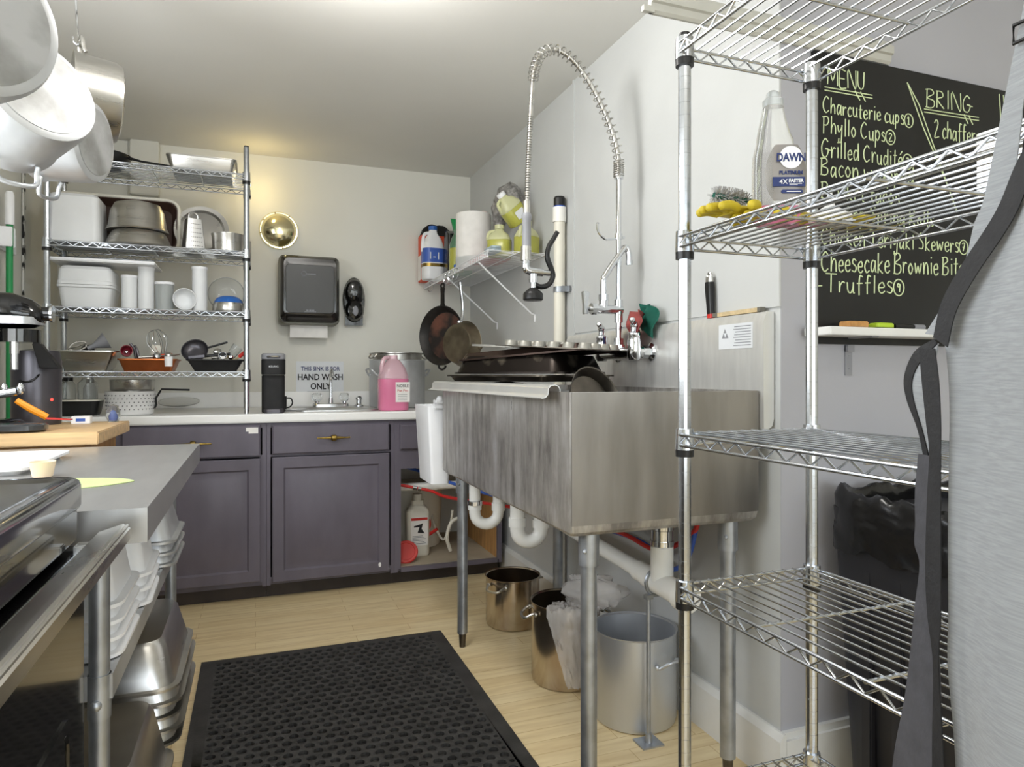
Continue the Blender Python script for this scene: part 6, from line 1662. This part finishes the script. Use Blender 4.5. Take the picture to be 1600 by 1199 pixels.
lb = obj('front_label', MB().grid(labfn, nU, nV), mat('silver_label', '8e8a86', 0.35, 0.3, var=0.12, scale=20), dw, smooth=80, label='silver oval label')
FL = -0.0285
obj('white_disc', MB().lathe([(0, 0), (0.021, 0), (0.021, 0.0008), (0, 0.0008)], 28, T((0.016, FL, 0.122), (90, 0, 0))), 'white', lb)
text_mesh('brand_lettering', 'DAWN', 0.0215, 'navy', lb, (0.016, FL - 0.0012, 0.1145), (90, 0, 0), sx=0.78, bold=0.0006)
text_mesh('label_lettering', 'PLATINUM', 0.0095, 'navy', lb, (0.016, FL - 0.0005, 0.0905), (90, 0, 0), sx=0.95, bold=0.0003)
obj('blue_band', MB().box(-0.017, 0.042, FL - 0.0006, FL + 0.001, 0.068, 0.0855), 'navy', lb, label='dark blue band')
text_mesh('label_lettering', '4X', 0.0125, 'white', lb, (0.002, FL - 0.0012, 0.0725), (90, 0, 0))
text_mesh('label_lettering', 'FASTER', 0.0085, 'white', lb, (0.025, FL - 0.0012, 0.0755), (90, 0, 0), sx=0.95, bold=0.0003)
obj('band_small_print', MB().box(0.013, 0.036, FL - 0.0013, FL - 0.0005, 0.0725, 0.0735).box(0.013, 0.028, FL - 0.0013, FL - 0.0005, 0.0702, 0.071), 'white', lb)
obj('blue_pill', MB().prism([(x, z) for x, z in rrect(0.04, 0.007, 0.0034)], -0.0006, 0.0006, T((0.018, FL, 0.0585), (90, 0, 0))), 'navy', lb)
obj('pill_print', MB().box(0.008, 0.034, FL - 0.0013, FL - 0.0005, 0.0577, 0.0593), 'white', lb)

sq = thing('squeeze_bottle', 'small white nozzle-topped bottle lying low beside the dish soap on the right rack', 'bottle', (1.005, 0.985, ZR))
obj('bottle', MB().lathe([(0, 0), (0.036, 0), (0.038, 0.006), (0.038, 0.014), (0.018, 0.028), (0.009, 0.034), (0, 0.034)], 24), 'white', sq)
obj('nozzle', MB().cyl((0, 0, 0.034), (0, 0, 0.062), 0.0085, 0.003, n=14), 'white', sq)
gl = thing('rubber_gloves', 'pair of yellow rubber gloves lying flat on the right wire rack', 'gloves', (0.868, 1.06, ZR), (0, 0, 0))


def glove(mb_, mx):
    def finger(p, r_):
        mb_.tube(spline(p, 4), [r_ * (1 - 0.12 * i / (len(p) * 4 - 4)) for i in range(len(p) * 4 - 3)], 10, mx=mx)
        mb_.ball(p[-1], r_ * 0.9, 10, mx=mx)
    mb_.loft([[(x, y, z) for y, z in [(0.052 * k * math.cos(2 * PI * i / 18), 0.011 + 0.010 * kz * math.sin(2 * PI * i / 18)) for i in range(18)]] for x, k, kz in ((0.20, 1.05, 0.9), (0.10, 0.8, 0.9), (0.03, 0.72, 1.0), (-0.03, 0.80, 1.05), (-0.07, 0.74, 1.0))], mx=mx)
    for yy, ln in ((-0.028, 0.055), (-0.009, 0.07), (0.011, 0.065), (0.029, 0.05)):
        finger([(-0.06, yy, 0.012), (-0.06 - ln * 0.5, yy * 1.2, 0.015), (-0.06 - ln, yy * 1.25, 0.011)], 0.0105)
    finger([(0.0, -0.035, 0.012), (-0.03, -0.058, 0.014), (-0.055, -0.066, 0.011)], 0.0115)


g1 = MB()
glove(g1, T((0.08, -0.02, 0.006), (0, 0, -14), (0.78, 0.85, 0.9)))
obj('lower_glove', g1, 'glove', gl, smooth=60)
g2 = MB()
glove(g2, T((0.016, 0.015, 0.021), (0, -2, 8), (0.78, 0.85, 0.9)))
obj('upper_glove', g2, 'glove', gl, smooth=60)
bs_ = thing('scrub_brush', 'grey tufted scrub brush with dark green handle lying behind the yellow gloves', 'brush', (0.872, 1.105, ZR + 0.062), (0, 6, -8))
tf = MB()
rnd = random.Random(3)
for i in range(420):
    x = rnd.uniform(-0.038, 0.038)
    an = rnd.uniform(0, 2 * PI)
    r_ = 0.021 * (1 - 0.25 * abs(x / 0.038) ** 3)
    tf.tube([(x * 0.95, 0.004 * math.cos(an), 0.004 + 0.004 * math.sin(an)), (x + rnd.uniform(-0.004, 0.004), r_ * math.cos(an), 0.004 + r_ * math.sin(an))], 0.0007, 3)
tfo = obj('bristles', tf, 'tuft', bs_, smooth=10)
obj('handle', MB().tube([(-0.035, 0, 0.004), (0.045, 0, 0.004), (0.08, 0.0, -0.008), (0.13, 0.005, -0.012)], [0.006, 0.006, 0.007, 0.007], 10), 'greenc', bs_)
one('white_carton', 'white box at the near end of the rack shelf, half hidden by the apron', 'box', MB().box(0, 0.06, -0.20, 0, 0, 0.098), 'white', (1.063, 0.75, ZR), bevel=0.002)
ic = thing('icing_bottle', 'small white bottle with pointed nozzle lying on the white box behind the apron', 'bottle', (1.105, 0.66, ZR + 0.1185), (0, -90, 20))
obj('bottle', MB().lathe([(0, -0.05), (0.019, -0.05), (0.0195, 0.0), (0.017, 0.012), (0, 0.013)], 20), 'white', ic)
obj('nozzle', MB().lathe([(0.0165, 0.0125), (0.012, 0.026), (0.004, 0.042), (0.0035, 0.05), (0, 0.051)], 18), 'white', ic)

# ------------------------------------------------------------------ apron hanging at the near end of the rack
ap_ = thing('apron', 'grey linen apron with black edging hanging on the front of the right wire rack', 'apron', (0.74, 0.40, 1.0))
A0 = Vector((0.74, 0.40, 1.0))


def W(y, z, dx=0.0):
    return Vector((0.74 + dx, y, z)) - A0


def ribbon(c0, c1, k=6, nv=6, wave=0.0, seed=0.0, bulge=0.0):
    a = spline(c0, k)
    b = spline(c1, k)
    n_ = min(len(a), len(b)) - 1

    def fn(u, v):
        i = min(n_, round(u * n_))
        p = a[i].lerp(b[i], v)
        q = Vector((p.y * 9 + seed, p.z * 2.2, seed))
        p = p.copy()
        p.x += wave * noise.noise(q) + bulge * math.sin(PI * v)
        return p
    return MB().grid(fn, n_, nv)


# armhole curve, then the side seam down
arm = [(0.440, 1.345), (0.472, 1.302), (0.495, 1.253), (0.534, 1.200), (0.556, 1.163), (0.566, 1.124)]
side = [(0.563, 1.111), (0.558, 1.07), (0.556, 1.026), (0.556, 0.99), (0.556, 0.924), (0.556, 0.851), (0.557, 0.80), (0.560, 0.746), (0.556, 0.66), (0.553, 0.56), (0.55, 0.45)]
edge = [W(y, z, -0.004) for y, z in arm] + [W(y, z, -0.004) for y, z in side]
inner = [W(0.10, 1.345 - 0.9 * i / 16, 0.0) for i in range(len(edge))]
# folds run down the cloth
a = spline(edge, 4)
b = spline(inner, 4)
nn = len(a) - 1


def panel(u, v):
    i = round(u * nn)
    p = a[i].lerp(b[i], v ** 0.9)
    dn = max(0.0, 1.2 - (p.z + 1.0)) / 0.75
    p = p.copy()
    p.x += -0.03 * math.sin(PI * v) * 0.6 + 0.016 * math.sin(v * 15 + 1.2 + 0.8 * u) * (0.4 + dn) + 0.012 * noise.noise(Vector((p.y * 8, p.z * 3, 2.0)))
    return p


obj('linen_panel', MB().grid(panel, nn, 60), 'linen', ap_, solid=0.0012, smooth=80, label='pale grey linen front')
obj('armhole_binding', ribbon([W(y + 0.001, z, -0.0075) for y, z in arm], [W(y - 0.017, z - 0.012, -0.0085) for y, z in arm], 6, 4), 'blkcloth', ap_, solid=0.0015, smooth=80)
sl_ = [(0.585, 1.112), (0.581, 1.07), (0.576, 1.026), (0.572, 0.99), (0.575, 0.924), (0.577, 0.851), (0.575, 0.80), (0.569, 0.746), (0.571, 0.66), (0.572, 0.56), (0.57, 0.45)]
obj('side_binding', ribbon([W(y, z, -0.006) for y, z in sl_], [W(y, z, -0.009) for y, z in side], 6, 5, 0.006, 1.0), 'blkcloth', ap_, solid=0.0015, smooth=80)
# back flap beyond the armhole: grey cloth, then its own black edge
o1 = [(0.478, 1.472), (0.500, 1.373), (0.507, 1.341), (0.522, 1.275), (0.533, 1.249), (0.546, 1.201), (0.571, 1.160), (0.592, 1.130)]
o2 = [(0.455, 1.46), (0.474, 1.373), (0.478, 1.341), (0.485, 1.290), (0.493, 1.262), (0.530, 1.208), (0.556, 1.166), (0.567, 1.126)]
obj('shoulder_flap', ribbon([W(y, z, 0.012) for y, z in o1], [W(y, z, 0.006) for y, z in o2], 6, 5, 0.004, 3.0), 'linen', ap_, solid=0.0012, smooth=80)
o3 = [(0.36, 1.46), (0.37, 1.373), (0.38, 1.33), (0.39, 1.28), (0.40, 1.25), (0.41, 1.21), (0.42, 1.17), (0.43, 1.13)]
obj('black_inside', ribbon([W(y, z, 0.010) for y, z in o2], [W(y, z, 0.03) for y, z in o3], 6, 6, 0.01, 5.0), 'blkcloth', ap_, solid=0.0012, smooth=80)
obj('neck_strap', ribbon([W(0.470, 1.455, 0.006), W(0.456, 1.53, 0.008), W(0.445, 1.62, 0.010), W(0.44, 1.70, 0.014)], [W(0.425, 1.455, 0.004), W(0.42, 1.53, 0.006), W(0.415, 1.62, 0.008), W(0.415, 1.70, 0.012)], 6, 4), 'blkcloth', ap_, solid=0.002, smooth=80)
obj('strap_buckle', MB().tube([W(0.485, 1.428, 0.004), W(0.41, 1.428, 0.0), W(0.41, 1.445, 0.0), W(0.485, 1.447, 0.004)], 0.0022, 6, True), 'black', ap_)
d1 = [(0.584, 1.124), (0.610, 1.109), (0.624, 1.079), (0.621, 1.051), (0.606, 1.015), (0.597, 0.979)]
d2 = [(0.578, 1.118), (0.600, 1.097), (0.611, 1.074), (0.609, 1.050), (0.597, 1.012), (0.584, 0.965)]
obj('flap_edge', ribbon([W(y, z, 0.016) for y, z in d1], [W(y, z, 0.013) for y, z in d2], 6, 3), 'blkcloth', ap_, solid=0.0015, smooth=80)
obj('flap_cloth', ribbon([W(y, z, 0.014) for y, z in d2], [W(y, z, 0.002) for y, z in [(0.57, 1.117), (0.574, 1.09), (0.574, 1.07), (0.573, 1.05), (0.570, 1.01), (0.569, 0.96)]], 6, 4, 0.004, 2.0), 'linen', ap_, solid=0.0012, smooth=80)
e1 = [(0.602, 0.985), (0.606, 0.94), (0.606, 0.90), (0.607, 0.874), (0.601, 0.850), (0.608, 0.795), (0.614, 0.74), (0.622, 0.68), (0.638, 0.585), (0.642, 0.45)]
e2 = [(0.576, 0.985), (0.574, 0.94), (0.574, 0.90), (0.574, 0.874), (0.574, 0.850), (0.573, 0.795), (0.568, 0.74), (0.566, 0.68), (0.565, 0.585), (0.565, 0.45)]
obj('dark_lining', ribbon([W(y, z, 0.012) for y, z in e1], [W(y, z, 0.001) for y, z in e2], 6, 8, 0.012, 8.0), 'greycloth', ap_, solid=0.0012, smooth=80, label='dark grey lining of the far edge')
one('rack_hook', 'black steel hook on the upper rack shelf carrying the apron strap', 'hook', MB().tube(spline([(0.05, 0.428, 1.758), (0.03, 0.428, 1.768), (0.008, 0.428, 1.752), (0.004, 0.428, 1.70), (-0.006, 0.428, 1.672), (-0.024, 0.428, 1.676), (-0.028, 0.428, 1.70)], 5), 0.003, 8), 'black', (0.758, 0, 0))
